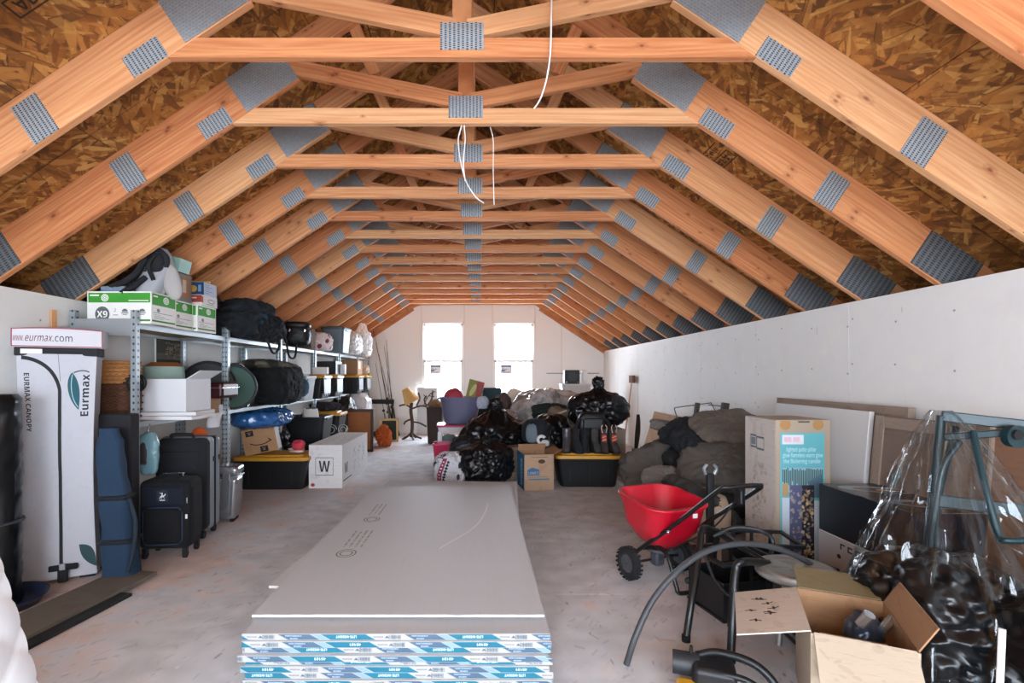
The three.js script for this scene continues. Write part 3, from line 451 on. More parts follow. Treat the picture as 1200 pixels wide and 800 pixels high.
  const rc = thing('vanity_case', 'dark red hard case lying on the low brown carton', 'case', [-2.36, S2 + 0.131, -4.4], 0); part('case_body', rbox(0.36, 0.14, 0.3, 0.03, 0, 0.07, 0), MP('#43181d', 0.4), rc); part('handle', tube([[-0.06, 0.08, 0.15], [-0.05, 0.09, 0.18], [0.05, 0.09, 0.18], [0.06, 0.08, 0.15]], 0.008, 16, 6), black, rc); part('seam', rbox(0.364, 0.006, 0.304, 0.002, 0, 0.09, 0), chrome, rc);
  const drum = (label, m, x, d, r, t, turn) => { const o = thing('round_case', label, 'case', [x, S2 + r, -d], turn); part('drum', new THREE.CylinderGeometry(r, r, t, 40).rotateX(Math.PI / 2), m, o); for (const s of [-1, 1]) part('rim', new THREE.TorusGeometry(r - 0.008, 0.012, 8, 40).translate(0, 0, s * t / 2), black, o); return o; };
  drum('dark green round drum case standing on edge at the rack post', M('#1f4a3c', 0.6), -2.4, 4.88, 0.215, 0.1, rad(25));
  drum('black round drum case behind the dark red case', M('#202325', 0.6), -2.56, 4.75, 0.23, 0.12, rad(15));
  const wbag = thing('trolley_bag', 'black trolley bag with arched chrome handle beside the green drum case', 'bag', [-2.46, S2, -5.1], rad(10)); part('bag_body', blob({ w: 0.3, h: 0.36, d: 0.26, e: 4, amp: 0.06, seed: 51, det: 14 }), blackSoft, wbag); part('handle', tube([[-0.1, 0.1, 0.15], [-0.08, 0.38, 0.15], [0.02, 0.44, 0.15], [0.12, 0.38, 0.15], [0.14, 0.02, 0.15]], 0.011, 40, 8), chrome, wbag);
  const dg = thing('duffel_bag', 'big black duffel with camouflage top sagging over the middle shelf', 'bag', [-2.36, S2, -5.78], 0); part('bag_body', blob({ w: 0.5, h: 0.46, d: 0.86, e: 3.2, amp: 0.14, freq: 2.5, seed: 61, ridge: 0.5, det: 22 }), fabric('#14171a', 14), dg);
  const camo = print(128, 128, (g) => { const r = rngOf(4); g.fillStyle = '#5b5545'; g.fillRect(0, 0, 128, 128); for (let i = 0; i < 160; i++) { g.fillStyle = ['#3c3a2d', '#7a7058', '#2a2a22', '#94886b'][Math.floor(r() * 4)]; g.beginPath(); g.ellipse(r() * 128, r() * 128, 3 + r() * 12, 2 + r() * 6, r() * 3, 0, 7); g.fill(); } }, 0.95);
  const ct = part('camouflage_top', blob({ w: 0.44, h: 0.12, d: 0.86, e: 3, amp: 0.2, freq: 2.5, seed: 63, ridge: 0.5, det: 16 }), camo, dg); ct.position.set(-0.02, 0.37, 0.02); ct.rotation.x = rad(-4);
  part('end_panel', blob({ w: 0.3, h: 0.24, d: 0.08, e: 3, amp: 0.1, seed: 7, det: 10 }).translate(0.1, 0.06, -0.41), fabric('#4d6f82', 6), dg, 'grey blue end panel');
  tote('tall pale grey bin on middle shelf beside the big black duffel', [0.4, 0.5, 0.34], [-2.42, S2, -6.62], 0, { body: M('#a5a7a6', 0.6), lid: M('#8f9394', 0.6), name: 'lidded_bin' });
  const mids = [[7.23, 'with a white box on its lid'], [7.88, 'with a black case on its lid'], [9.28, 'with a labelled brown carton on its lid'], [9.93, 'at the end by the gable wall']];
  mids.forEach(([d, l], i) => {
    const t = tote('black tote with yellow lid on middle shelf, ' + l, [0.5, 0.46, 0.345], [-2.43, S2, -d], 0, { group: 'black totes with yellow lids' });
    part('clear_front', rbox(0.004, 0.2, 0.3, 0.001, 0.234, 0.17, 0), M('#aeb4b8', 0.4), t, 'pale label panel');
    for (const z of [-0.1, 0, 0.1]) part('rib', rbox(0.008, 0.24, 0.016, 0.003, 0.235, 0.16, z, 1), M('#c3c7c9', 0.5), t);
  });
  cartonBox('product_box', 'small white box on the yellow lid of a black tote', 'box', [0.2, 0.1, 0.2], [-2.3, S2 + 0.346, -7.25], 0.2, white);
  cartonBox('equipment_case', 'black case on the yellow lid of a black tote', 'case', [0.36, 0.2, 0.34], [-2.4, S2 + 0.346, -7.9], 0, black);
  cartonBox('product_box', 'upright white box next to the black case on a tote', 'box', [0.1, 0.16, 0.1], [-2.22, S2 + 0.346, -8.35 + 0.35], 0, white).position.set(-2.2, S2 + 0.346 + 0.0, -8.02);
  cartonBox('carton', 'brown carton with white label on the yellow lid of a tote', 'box', [0.34, 0.26, 0.36], [-2.38, S2 + 0.346, -9.24], 0, [print(128, 96, (g) => { g.fillStyle = '#a87446'; g.fillRect(0, 0, 128, 96); g.fillStyle = '#eceae6'; g.fillRect(30, 8, 44, 50); }), card, card, card, card, card]);
  bag('plush_toy', 'small pale plush heap on the end tote below the top shelf', { w: 0.26, h: 0.2, d: 0.3, amp: 0.3, freq: 3, seed: 71 }, M('#c9b49c', 0.95), [-2.33, S2 + 0.346, -9.95], 0, undefined, false, 'toy');
}

// ---------------------------------------------------------------- left: things on the floor below and before the racks
{
  // roll wrapped in black film, standing in a blue tray
  const tr = thing('plastic_tray', 'round dark blue plastic tray under the black wrapped roll', 'tray', [-2.6, 0, -2.72]); part('tray_body', new THREE.LatheGeometry([[0, 0], [0.17, 0], [0.2, 0.05], [0.21, 0.055], [0.205, 0.045], [0.165, 0.008], [0, 0.008]].map((p) => new THREE.Vector2(...p)), 40), MP('#1d2c4a', 0.4), tr);
  const rl = thing('wrapped_roll', 'tall roll wrapped in glossy black plastic film in the corner', 'roll', [-2.645, 0.009, -2.72]);
  const rings = []; for (let i = 0; i <= 44; i++) { const y = 1.14 * i / 44, r = []; for (let k = 0; k < 40; k++) { const a = k / 40 * 6.2832; const q = 0.125 + 0.012 * fbm(Math.cos(a) * 2.2, y * 9, Math.sin(a) * 2.2, 4) + 0.005 * (1 - Math.abs(N3(Math.cos(a) * 3, y * 22 + a, 4)) * 3) - (i === 44 ? 0.02 : 0); r.push(V(q * Math.cos(a), y, q * Math.sin(a))); } rings.push(r); }
  part('roll_body', loft(rings), bagBlack, rl); part('binding', new THREE.TorusGeometry(0.131, 0.01, 6, 40).rotateX(Math.PI / 2).translate(0, 0.45, 0), MP('#3a4048', 0.25), rl, 'grey tape binding');
  // canopy bag
  const cb = thing('canopy_bag', 'tall pale grey zipped canopy bag with printed lid and leaf logo', 'bag', [-2.6, 0, -3.125], rad(28));
  const W = 0.385, H = 1.36, front = print(512, 1480, (g, w, h) => {
    g.fillStyle = '#b9bac0'; g.fillRect(0, 0, w, h); const r = rngOf(6); for (let i = 0; i < 300; i++) { g.globalAlpha = 0.05; g.fillStyle = r() < 0.5 ? '#8e9098' : '#dedfe4'; g.beginPath(); g.ellipse(r() * w, r() * h, 4 + r() * 40, 3 + r() * 16, r() * 3, 0, 7); g.fill(); } g.globalAlpha = 1;
    g.strokeStyle = '#17181c'; g.lineWidth = 24; g.beginPath(); g.moveTo(30, 24); g.bezierCurveTo(150, 30, 250, 110, 268, 240); g.lineTo(272, 700); g.lineTo(276, 1000); g.lineTo(280, h); g.stroke();
    g.strokeStyle = '#6b6d73'; g.lineWidth = 4; g.beginPath(); g.moveTo(262, 0); g.lineTo(274, 180); g.stroke();
    g.fillStyle = '#1d5560'; g.beginPath(); g.moveTo(352, 120); g.bezierCurveTo(298, 170, 318, 300, 402, 370); g.bezierCurveTo(412, 270, 412, 190, 352, 120); g.fill(); g.strokeStyle = '#9cc0c4'; g.lineWidth = 6; g.beginPath(); g.moveTo(354, 134); g.bezierCurveTo(336, 210, 350, 300, 398, 352); g.stroke(); g.strokeStyle = '#1d3a44'; g.lineWidth = 7; g.beginPath(); g.moveTo(362, 122); g.quadraticCurveTo(420, 96, 466, 118); g.stroke();
    g.save(); g.translate(470, 420); g.rotate(-Math.PI / 2); g.fillStyle = '#17202a'; g.font = 'bold 78px sans-serif'; g.fillText('Eurmax', 0, 0, 300); g.restore();
    g.save(); g.translate(42, 120); g.rotate(Math.PI / 2); g.fillStyle = '#23252b'; g.font = 'bold 46px sans-serif'; g.fillText('EURMAX CANOPY', 0, 0, 400); g.restore();
    g.fillStyle = '#27454a'; g.beginPath(); g.moveTo(400, 1270); g.bezierCurveTo(500, 1270, 512, 1330, 512, 1430); g.bezierCurveTo(440, 1400, 404, 1350, 400, 1270); g.fill();
  }, 0.75), plain = M('#a9aab0', 0.8), bg = new THREE.BoxGeometry(W, H, 0.17, 14, 40, 8), bp = bg.attributes.position;
  for (let i = 0; i < bp.count; i++) { const x = bp.getX(i), y = bp.getY(i), z = bp.getZ(i), k = y / H + 0.5; const nz = fbm(x * 4, y * 3, z * 4 + 2, 3); bp.setXYZ(i, x * (1 - 0.1 * Math.sin(k * 3.1) + 0.03 * nz), y, z * (1 + 0.1 * Math.cos(x * 5)) + 0.03 * nz); } bg.computeVertexNormals();
  part('bag_body', bg.translate(0, H / 2 + 0.02, 0), [plain, plain, plain, plain, front, plain], cb);
  const lidM = print(512, 128, (g) => { g.fillStyle = '#c9c8cc'; g.fillRect(0, 0, 512, 128); g.strokeStyle = '#8c2f3c'; g.lineWidth = 7; g.strokeRect(3, 3, 506, 118); g.fillStyle = '#6e2430'; g.font = 'italic 66px sans-serif'; g.fillText('www.', 8, 82, 60); g.fillStyle = '#571d28'; g.fillText('eurmax', 70, 82, 150); g.fillStyle = '#2b2b30'; g.font = '66px sans-serif'; g.fillText('.com', 220, 82, 120); }, 0.7), lidP = M('#b8b7bb', 0.75);
  const lg = new THREE.BoxGeometry(W + 0.05, 0.1, 0.2, 10, 2, 6), lp = lg.attributes.position; for (let i = 0; i < lp.count; i++) { const x = lp.getX(i); if (lp.getY(i) > 0.04) lp.setY(i, lp.getY(i) + 0.02 * Math.cos(x * 5)); } lg.computeVertexNormals();
  part('lid', lg.translate(0.005, 1.47, 0.0), [lidP, lidP, lidP, lidP, lidM, lidP], cb); part('black_band', rbox(W + 0.02, 0.055, 0.19, 0.01, 0, 1.395, 0), M('#1a1b1f', 0.8), cb); part('label_tag', rbox(0.1, 0.028, 0.004, 0.001, -0.12, 1.395, 0.098), white, cb);
  part('base_strap', merge([rbox(0.14, 0.035, 0.02, 0.006, 0.03, 0.09, 0.105), rbox(0.05, 0.09, 0.03, 0.01, 0.03, 0.05, 0.115)]), blackSoft, cb); part('buckle', rbox(0.03, 0.035, 0.02, 0.004, 0.03, 0.1, 0.125), rim, cb);
  for (const x of [-0.14, 0.14]) part('foot', rbox(0.08, 0.02, 0.14, 0.006, x, 0.01, 0), rubber, cb);
  // black foam panel, blue chair bag
  const fp = solo('foam_slab', rbox(0.25, 1.0, 0.1, 0.012, 0, 0.5, 0), M('#1c1c22', 0.9), 'upright black foam slab behind the blue chair bag', 'foam', [-2.4, 0, -3.31], rad(5));
  const ch = thing('chair_bag', 'long slate blue folding chair bag leaning on the black foam slab', 'bag', [-2.2, 0, -3.1], rad(8)), cr = [];
  for (let i = 0; i <= 24; i++) { const k = i / 24, w = lerp(0.2, 0.14, Math.pow(k, 0.8)) * (k > 0.95 ? 0.75 : k < 0.03 ? 0.8 : 1), r = rrect(w, w * 0.7, w * 0.28, 0.92 * k, -0.12 * k, -0.07 * k, 5); r.forEach((p) => { p.x += 0.012 * N3(p.x * 9, k * 7, p.z * 9); p.z += 0.012 * N3(p.x * 9, k * 7 + 5, p.z * 9); }); cr.push(r); }
  part('bag_body', loft(cr), fabric('#26405a', 17), ch); part('strap', rbox(0.165, 0.03, 0.125, 0.01, -0.055, 0.5, -0.035), M('#141a22', 0.9), ch); part('strap', rbox(0.19, 0.03, 0.145, 0.01, -0.02, 0.24, -0.015), M('#141a22', 0.9), ch); part('shoulder_strap', tube([[0.05, 0.5, 0.03], [0.09, 0.36, 0.04], [0.09, 0.2, 0.06], [0.06, 0.06, 0.07]], 0.012, 20, 6), M('#1d2b38', 0.9), ch);
  // packet hanging from the shelf
  const pk = thing('plastic_packet', 'clear teal plastic packet hung beside the black foam slab', 'packet', [-2.34, 0.55, -3.55]); part('packet_body', blob({ w: 0.14, h: 0.3, d: 0.06, e: 3, amp: 0.12, freq: 3, seed: 5, ridge: 0.5, det: 12 }), MP('#8db7bf', 0.15, { transmission: 0.35, thickness: 0 }), pk); part('contents', blob({ w: 0.08, h: 0.2, d: 0.05, amp: 0.1, seed: 8, det: 8 }).translate(-0.02, 0.05, 0.01), M('#3a3436', 0.6), pk); part('hook', tube([[0, 0.28, 0], [0, 0.33, 0], [0.01, 0.36, 0]], 0.004, 8, 5), chrome, pk);
  // large suitcase
  const sc = thing('suitcase', 'large charcoal suitcase with grey shell edges behind the navy carry-on', 'suitcase', [-2.29, 0, -3.95], rad(6)), grey = MP('#80858b', 0.35), dk = fabric('#22242a', 19);
  part('body', rbox(0.37, 0.71, 0.13, 0.05, 0, 0.415, 0.085, 4), dk, sc); part('shell', rbox(0.39, 0.72, 0.075, 0.035, 0, 0.415, 0.02, 4), grey, sc, 'grey hard edge'); part('gusset', rbox(0.385, 0.715, 0.02, 0.01, 0, 0.415, -0.03), blackSoft, sc); part('shell', rbox(0.39, 0.72, 0.085, 0.04, 0, 0.415, -0.082, 4), grey, sc, 'grey hard edge');
  part('pocket', rbox(0.3, 0.3, 0.03, 0.014, 0, 0.24, 0.155, 3), dk, sc); part('pocket', rbox(0.29, 0.24, 0.026, 0.012, 0, 0.56, 0.152, 3), dk, sc); part('zipper', tube([[-0.13, 0.6, 0.168], [0.02, 0.62, 0.17], [0.13, 0.56, 0.168]], 0.004, 16, 5), rubber, sc); part('zip_pull', tube([[0.06, 0.5, 0.175], [0.1, 0.49, 0.178], [0.14, 0.5, 0.172]], 0.005, 10, 5), chrome, sc); part('top_handle', tube([[-0.1, 0.765, 0.05], [-0.09, 0.795, 0.06], [0.05, 0.795, 0.06], [0.06, 0.765, 0.05]], 0.012, 20, 6), rubber, sc); part('badge', rbox(0.05, 0.012, 0.004, 0.001, -0.02, 0.33, 0.173), chrome, sc);
  for (const x of [-0.15, 0.15]) for (const z of [-0.09, 0.1]) part('wheel', new THREE.CylinderGeometry(0.03, 0.03, 0.025, 16).rotateZ(Math.PI / 2).translate(x, 0.03, z), rubber, sc);
  for (const z of [0.02, -0.08]) part('latch', rbox(0.006, 0.04, 0.02, 0.002, 0.197, 0.6, z), rubber, sc);
  bag('stuff_sack', 'bright orange stuff sack peeking over the charcoal suitcase', { w: 0.2, h: 0.8, d: 0.15, e: 3, amp: 0.1, seed: 23, freq: 3, ridge: 0.4 }, M('#d2591f', 0.8), [-2.38, 0, -4.26], 0, undefined, false);
  // navy carry-on
  const co = thing('carry_on_suitcase', 'small navy cabin suitcase with white rider emblem and four wheels', 'suitcase', [-2.165, 0, -3.53], rad(6)), navy = fabric('#141c2c', 21), nv2 = fabric('#0f1117', 22);
  part('body', rbox(0.33, 0.47, 0.22, 0.04, 0, 0.3, 0, 4), nv2, co); part('top_panel', rbox(0.27, 0.13, 0.03, 0.02, -0.005, 0.43, 0.11, 3), navy, co); part('front_pocket', rbox(0.24, 0.24, 0.045, 0.03, 0, 0.23, 0.115, 4), nv2, co); part('piping', tube(rrect(0.25, 0.25, 0.04, 0, 0, 0, 5).map((p) => V(p.x, p.z + 0.23, 0.122)), 0.004, 60, 5, true), M('#2a3a55', 0.6), co); part('side_panel', rbox(0.03, 0.36, 0.15, 0.02, 0.16, 0.3, 0, 3), nv2, co);
  part('emblem', rbox(0.07, 0.075, 0.002, 0.0008, 0, 0.435, 0.1265), print(128, 128, (g) => { g.fillStyle = '#151d2d'; g.fillRect(0, 0, 128, 128); g.fillStyle = '#e8e9ec'; g.beginPath(); g.ellipse(62, 66, 26, 11, -0.3, 0, 7); g.fill(); g.beginPath(); g.moveTo(80, 60); g.lineTo(100, 34); g.lineTo(108, 42); g.lineTo(92, 68); g.fill(); g.fillRect(58, 36, 12, 24); g.beginPath(); g.arc(64, 30, 8, 0, 7); g.fill(); g.lineWidth = 6; g.strokeStyle = '#e8e9ec'; g.beginPath(); g.moveTo(44, 72); g.lineTo(30, 96); g.moveTo(52, 74); g.lineTo(56, 98); g.moveTo(76, 72); g.lineTo(94, 90); g.moveTo(66, 40); g.lineTo(34, 22); g.stroke(); g.fillRect(34, 106, 64, 9); }), co, 'white horse and rider emblem');
  part('trolley_handle', merge([rbox(0.14, 0.012, 0.02, 0.004, 0, 0.56, -0.03), rbox(0.012, 0.035, 0.012, 0.003, -0.06, 0.545, -0.03), rbox(0.012, 0.035, 0.012, 0.003, 0.06, 0.545, -0.03)]), chrome, co); part('top_handle', tube([[-0.06, 0.535, 0.03], [-0.05, 0.56, 0.035], [0.05, 0.56, 0.035], [0.06, 0.535, 0.03]], 0.009, 16, 6), nv2, co); part('zip_pull', rbox(0.008, 0.04, 0.006, 0.002, 0.15, 0.4, 0.108), chrome, co); part('luggage_tag', rbox(0.014, 0.03, 0.004, 0.002, 0.148, 0.29, 0.112), white, co);
  for (const x of [-0.13, 0.13]) for (const z of [-0.085, 0.085]) { const w = part('wheel', new THREE.CylinderGeometry(0.028, 0.028, 0.02, 18).rotateZ(Math.PI / 2).translate(x, 0.028, z), rubber, co); part('fork', rbox(0.034, 0.035, 0.03, 0.006, x, 0.056, z), black, w); }
  // silver case
  const sv = thing('aluminium_case', 'ribbed silver aluminium case leaning by the rack post', 'case', [-2.24, 0.008, -4.36], rad(10)), alu = M('#b9bcc0', 0.25, { metalness: 0.85 });
  part('case_body', rbox(0.27, 0.36, 0.2, 0.035, 0, 0.2, 0, 4), alu, sv); part('lid', rbox(0.275, 0.09, 0.205, 0.035, 0, 0.43, 0, 4), alu, sv); for (let i = -1; i <= 1; i++) part('rib', rbox(0.014, 0.34, 0.012, 0.005, i * 0.075, 0.2, 0.1), alu, sv); part('band', rbox(0.278, 0.014, 0.208, 0.004, 0, 0.383, 0), chrome, sv); part('latch', rbox(0.06, 0.06, 0.016, 0.006, 0.05, 0.39, 0.108), chrome, sv); for (const x of [-0.1, 0.1]) part('foot', rbox(0.03, 0.04, 0.16, 0.006, x, 0.012, 0), rubber, sv); sv.rotation.z = rad(-3);
  const mug = thing('black_canister', 'open black canister standing on the silver case', 'canister', [-2.3, 0.49, -4.36]); part('canister_body', new THREE.LatheGeometry([[0, 0], [0.035, 0], [0.042, 0.08], [0.037, 0.08], [0.03, 0.006], [0, 0.006]].map((p) => new THREE.Vector2(...p)), 24), MP('#131416', 0.35), mug);
  // boards on the floor
  solo('floor_plank', planar(rbox(0.27, 0.018, 1.05, 0.003), 0.6), kraft('#6f6a60', 0.8), 'grey green plank lying on a black rubber mat', 'plank', [-2.21, 0.028, -2.62], rad(-8));
  solo('rubber_mat', rbox(0.26, 0.018, 0.8, 0.003), M('#1c1d1f', 0.85), 'thin black rubber mat beneath the grey green plank', 'mat', [-2.16, 0.009, -2.48], rad(-8));
  solo('wooden_lath', planar(rbox(0.035, 1.68, 0.015, 0.003, 0, 0.84, 0), 0.5), woodMats[2], 'thin bare wooden lath standing against the wall behind the canopy bag', 'lath', [-2.79, 0, -3.29], rad(80));
  // quilted mattress
  const mt = thing('mattress', 'white quilted mattress standing on edge', 'mattress', [-1.37, 0.0, -1.0], rad(0)), mg = new THREE.BoxGeometry(0.22, 0.86, 1.1, 6, 60, 72), mp = mg.attributes.position;
  for (let i = 0; i < mp.count; i++) { let x = mp.getX(i), y = mp.getY(i), z = mp.getZ(i); const ry = 0.43, rz = 0.55, qy = Math.max(0, Math.abs(y) - ry + 0.22) / 0.22, qz = Math.max(0, Math.abs(z) - rz + 0.18) / 0.18, k = Math.hypot(qy, qz); const r = 0.045; if (k > 1) { const c = 1 / k; y = Math.sign(y) * (Math.abs(y) - (qy - qy * c) * 0.22); z = Math.sign(z) * (Math.abs(z) - (qz - qz * c) * 0.18); } const s = 0.17, a = Math.abs(Math.sin((y + z) / s * Math.PI)), b = Math.abs(Math.sin((y - z) / s * Math.PI)), puff = 0.016 * Math.pow(a * b, 0.35); x += Math.sign(x) * (Math.abs(x) > 0.1 ? puff - 0.02 * Math.min(1, k * k) : 0); mp.setXYZ(i, x, y + 0.43, z); }
  mg.computeVertexNormals(); part('quilted_cover', mg, M('#e4e4e6', 0.85), mt); mt.rotation.z = rad(17);
}
// under the racks
{
  tote('wide black tote with yellow lid under the smiling brown carton', [0.84, 0.52, 0.375], [-2.3, 0, -5.73], 0);
  const smile = cardTex('#b58a63', 12, (g, W, H) => { g.strokeStyle = '#2b2522'; g.lineWidth = 9; g.lineCap = 'round'; g.beginPath(); g.arc(130, 40, 130, 0.95, 2.2); g.stroke(); g.beginPath(); g.moveTo(196, 124); g.lineTo(214, 144); g.lineTo(186, 156); g.stroke(); g.fillStyle = '#241f1d'; g.fillRect(30, 14, 60, 56); g.fillRect(120, 190, 60, 56); g.fillStyle = '#8d7f74'; for (const [x, y] of [[44, 28], [134, 204]]) { g.fillRect(x, y, 30, 6); g.fillRect(x + 6, y + 14, 18, 12); } });
  const am = cartonBox('smile_carton', 'brown carton with curved smile print and dark tape, white side, tilted on the tote', 'box', [0.34, 0.28, 0.26], [-2.42, 0.39, -5.64], rad(14), [M('#dcdad6', 0.8), card, card, card, new THREE.MeshStandardMaterial({ map: smile, roughness: 0.85 }), card]); am.rotation.z = rad(11); am.position.y = 0.405;
  bag('garbage_bag', 'black garbage bag lying on the wide tote behind the smiling carton', { w: 0.4, h: 0.26, d: 0.28, amp: 0.15, freq: 3, seed: 81, ridge: 0.6 }, bagBlack, [-2.52, 0.378, -5.44 - 0.62], 0, undefined, false);
  const bl = bag('blue_sack', 'shiny blue plastic sack lying under the middle shelf', { w: 0.5, h: 0.2, d: 0.78, e: 2.6, amp: 0.14, freq: 3, seed: 83, ridge: 0.9, fine: 0.5 }, MP('#2a64a0', 0.25, { clearcoat: 0.4 }), [-2.4, 0.66, -5.55], 0, undefined, false); bl.position.y = 0.685;
  for (const [x, z, r, c, l] of [[-2.1, -5.74, 60, '#d23a62', 'bright pink plush slipper standing behind the red one on the yellow lid'], [-2.04, -5.58, 50, '#d2404a', 'red and white plush slipper leaning on the yellow lid']]) { const s = thing('slipper', l, 'slipper', [x, 0.378, z], rad(r), 'plush slippers'); const a = part('sole', blob({ w: 0.1, h: 0.03, d: 0.24, e: 2.6, amp: 0.03, seed: 3, det: 10 }), M('#e3d6d6', 0.9), s); part('upper', blob({ w: 0.11, h: 0.1, d: 0.16, e: 2.4, amp: 0.08, seed: 5, det: 12 }).translate(0, 0.02, 0.035), M(c, 0.95), s); s.rotation.x = rad(-8); s.position.y += 0.02; }
  // stacked totes behind the white W carton
  tote('black tote below the open black tote behind the white W carton', [0.54, 0.5, 0.36], [-2.28, 0, -6.72], 0, { lid: black });
  tote('open black tote holding the white lampshade', [0.54, 0.5, 0.34], [-2.28, 0.375, -6.72], 0, { lid: null });
  const ls = thing('lampshade', 'plain white conical lampshade sitting in the open black tote', 'lampshade', [-2.26, 0.39, -6.7]); part('shade', new THREE.LatheGeometry([[0.16, 0], [0.09, 0.42], [0.085, 0.42], [0.155, 0]].map((p) => new THREE.Vector2(...p)), 32), M('#e5e2dd', 0.8), ls); part('top_ring', new THREE.TorusGeometry(0.086, 0.005, 6, 24).rotateX(Math.PI / 2).translate(0, 0.42, 0), chrome, ls);
  tote('black tote at the bottom of the pair beyond the lampshade', [0.56, 0.48, 0.36], [-2.28, 0, -7.4], 0);
  tote('black tote with yellow lid stacked on another beyond the lampshade', [0.56, 0.48, 0.37], [-2.28, 0.363, -7.4], 0);
  bag('clothes_heap', 'dark folded clothes heaped on the stacked yellow lid', { w: 0.4, h: 0.12, d: 0.36, amp: 0.3, freq: 3, seed: 88, ridge: 0.4 }, fabric('#3a3038', 30), [-2.3, 0.736, -7.45], 0, undefined, false, 'clothes');
  // wire scroll rack
  const wr = thing('wire_stand', 'pale scrolled wire stand behind the white W carton', 'stand', [-2.0, 0, -7.02]); const wm = M('#b9b6b0', 0.4, { metalness: 0.4 });
  for (const x of [-0.14, 0.14]) { part('upright', rod([x, 0, 0], [x, 0.55, 0], 0.008), wm, wr); } for (const [x, y] of [[-0.08, 0.5], [0.08, 0.5], [-0.08, 0.34], [0.08, 0.34]]) { const pts = []; for (let i = 0; i <= 30; i++) { const a = i * 0.36, r = 0.075 - i * 0.0018; pts.push([x + r * Math.cos(a), y + r * Math.sin(a), 0]); } part('scroll', tube(pts, 0.006, 60, 5), wm, wr); } part('crossbar', rod([-0.14, 0.2, 0], [0.14, 0.2, 0], 0.007), wm, wr);
  // W carton
  const wf = cardTex('#dfdddb', 61, (g) => { g.fillStyle = '#e4e3e1'; g.strokeStyle = '#3a4048'; g.lineWidth = 3; g.strokeRect(52, 74, 134, 104); g.fillStyle = '#20262e'; g.font = 'bold 92px sans-serif'; g.textAlign = 'center'; g.fillText('W', 119, 158); g.fillStyle = '#b23a3a'; g.beginPath(); g.ellipse(30, 236, 16, 10, 0, 0, 7); g.fill(); });
  const ws = canvasTex(512, 200, (g) => { g.fillStyle = '#e0dedc'; g.fillRect(0, 0, 512, 200); g.fillStyle = '#2b3038'; g.font = 'bold 70px sans-serif'; g.fillText('W', 40, 140, 60); g.fillRect(20, 168, 150, 5); g.fillStyle = '#a9abb0'; const r = rngOf(5); for (const x of [200, 290, 380]) { for (let i = 0; i < 26; i++) { g.globalAlpha = 0.5; g.fillRect(x + r() * 50, 40 + r() * 110, 4 + r() * 12, 3 + r() * 14); } } g.globalAlpha = 1; });
  const wt = cardTex('#d9d6d2', 63, (g) => { const r = rngOf(3); for (let i = 0; i < 30; i++) { g.globalAlpha = 0.2; g.fillStyle = '#9a9fb0'; g.fillRect(70 + r() * 120, r() * 256, 10 + r() * 40, 3 + r() * 8); } g.globalAlpha = 1; });
  const fm = new THREE.MeshStandardMaterial({ map: wf, roughness: 0.8 }), sm = new THREE.MeshStandardMaterial({ map: ws, roughness: 0.8 }), tm = new THREE.MeshStandardMaterial({ map: wt, roughness: 0.8 });
  const wb = thing('white_carton', 'long white carton printed with a big framed letter W on floor', 'carton', [-1.72, 0, -6.21]); part('carton_body', box(0.37, 0.476, 1.24, 0, 0.238, 0), [sm, sm, tm, tm, fm, fm], wb); for (const s of [-1, 1]) part('top_flap', box(0.182, 0.004, 1.238, s * 0.0935, 0.478 + 0.001, 0), tm, wb);
  // frames beyond
  const cork = thing('cork_board', 'brown cork board in dark wooden frame standing behind the W carton', 'board', [-1.98, 0, -8.25], rad(8)); part('panel', rbox(0.42, 0.64, 0.012, 0.002, 0, 0.35, 0), kraft('#a5683c', 0.9), cork); const fr = M('#3a2418', 0.6); for (const s of [-1, 1]) part('frame_side', rbox(0.045, 0.7, 0.03, 0.004, s * 0.2, 0.35, 0.006), fr, cork); for (const y of [0.022, 0.678]) part('frame_rail', rbox(0.44, 0.045, 0.03, 0.004, 0, y, 0.006), fr, cork);
  const gold = thing('chalkboard', 'small dark green chalkboard in pale gold frame by the orange cloth', 'board', [-1.72, 0, -9.5], rad(10)); part('panel', rbox(0.28, 0.4, 0.01, 0.002, 0, 0.22, 0), M('#2d3324', 0.8), gold); const gm = M('#c9a56a', 0.5); for (const s of [-1, 1]) part('frame_side', rbox(0.04, 0.44, 0.03, 0.004, s * 0.15, 0.22, 0.004), gm, gold); for (const y of [0.02, 0.42]) part('frame_rail', rbox(0.34, 0.04, 0.03, 0.004, 0, y, 0.004), gm, gold);
  const oc = thing('draped_cloth', 'orange cloth draped beside the cork board', 'cloth', [-1.72, 0, -8.95]); part('cloth_body', blob({ w: 0.24, h: 0.34, d: 0.2, e: 2, amp: 0.4, freq: 1.8, seed: 77, ridge: 0.7, fine: 0.5, det: 18 }), M('#c2602a', 0.95), oc); part('hanging_fold', blob({ w: 0.1, h: 0.3, d: 0.08, e: 2.4, amp: 0.3, freq: 2, seed: 78, ridge: 0.6, det: 12 }).translate(0.1, 0, 0.06), M('#c2602a', 0.95), oc);
  bag('carrier_bag', 'white and pink plastic sack beneath the end totes', { w: 0.42, h: 0.9, d: 0.6, e: 3, amp: 0.16, freq: 3, seed: 91, ridge: 0.8 }, MP('#d3cfd0', 0.3), [-2.25, 0, -9.3], 0, undefined, false);
  bag('garbage_bag', 'black plastic sack in front of the white and pink sack below racks', { w: 0.42, h: 0.86, d: 0.5, e: 3, amp: 0.16, freq: 3, seed: 93, ridge: 0.8 }, bagBlack, [-2.36, 0, -8.62], 0, undefined, false);
  // fishing rods
  const rm = [M('#3c3630', 0.5), M('#6b5a48', 0.6), M('#23221f', 0.5), M('#8a7a64', 0.6)];
  const tops = [[437, 385], [441, 400], [450, 405], [453, 398], [444, 415], [440, 425], [454, 412], [447, 430]], feet = [[463, 502], [460, 503], [466, 500], [457, 504], [468, 501], [455, 505], [462, 499], [459, 501]];
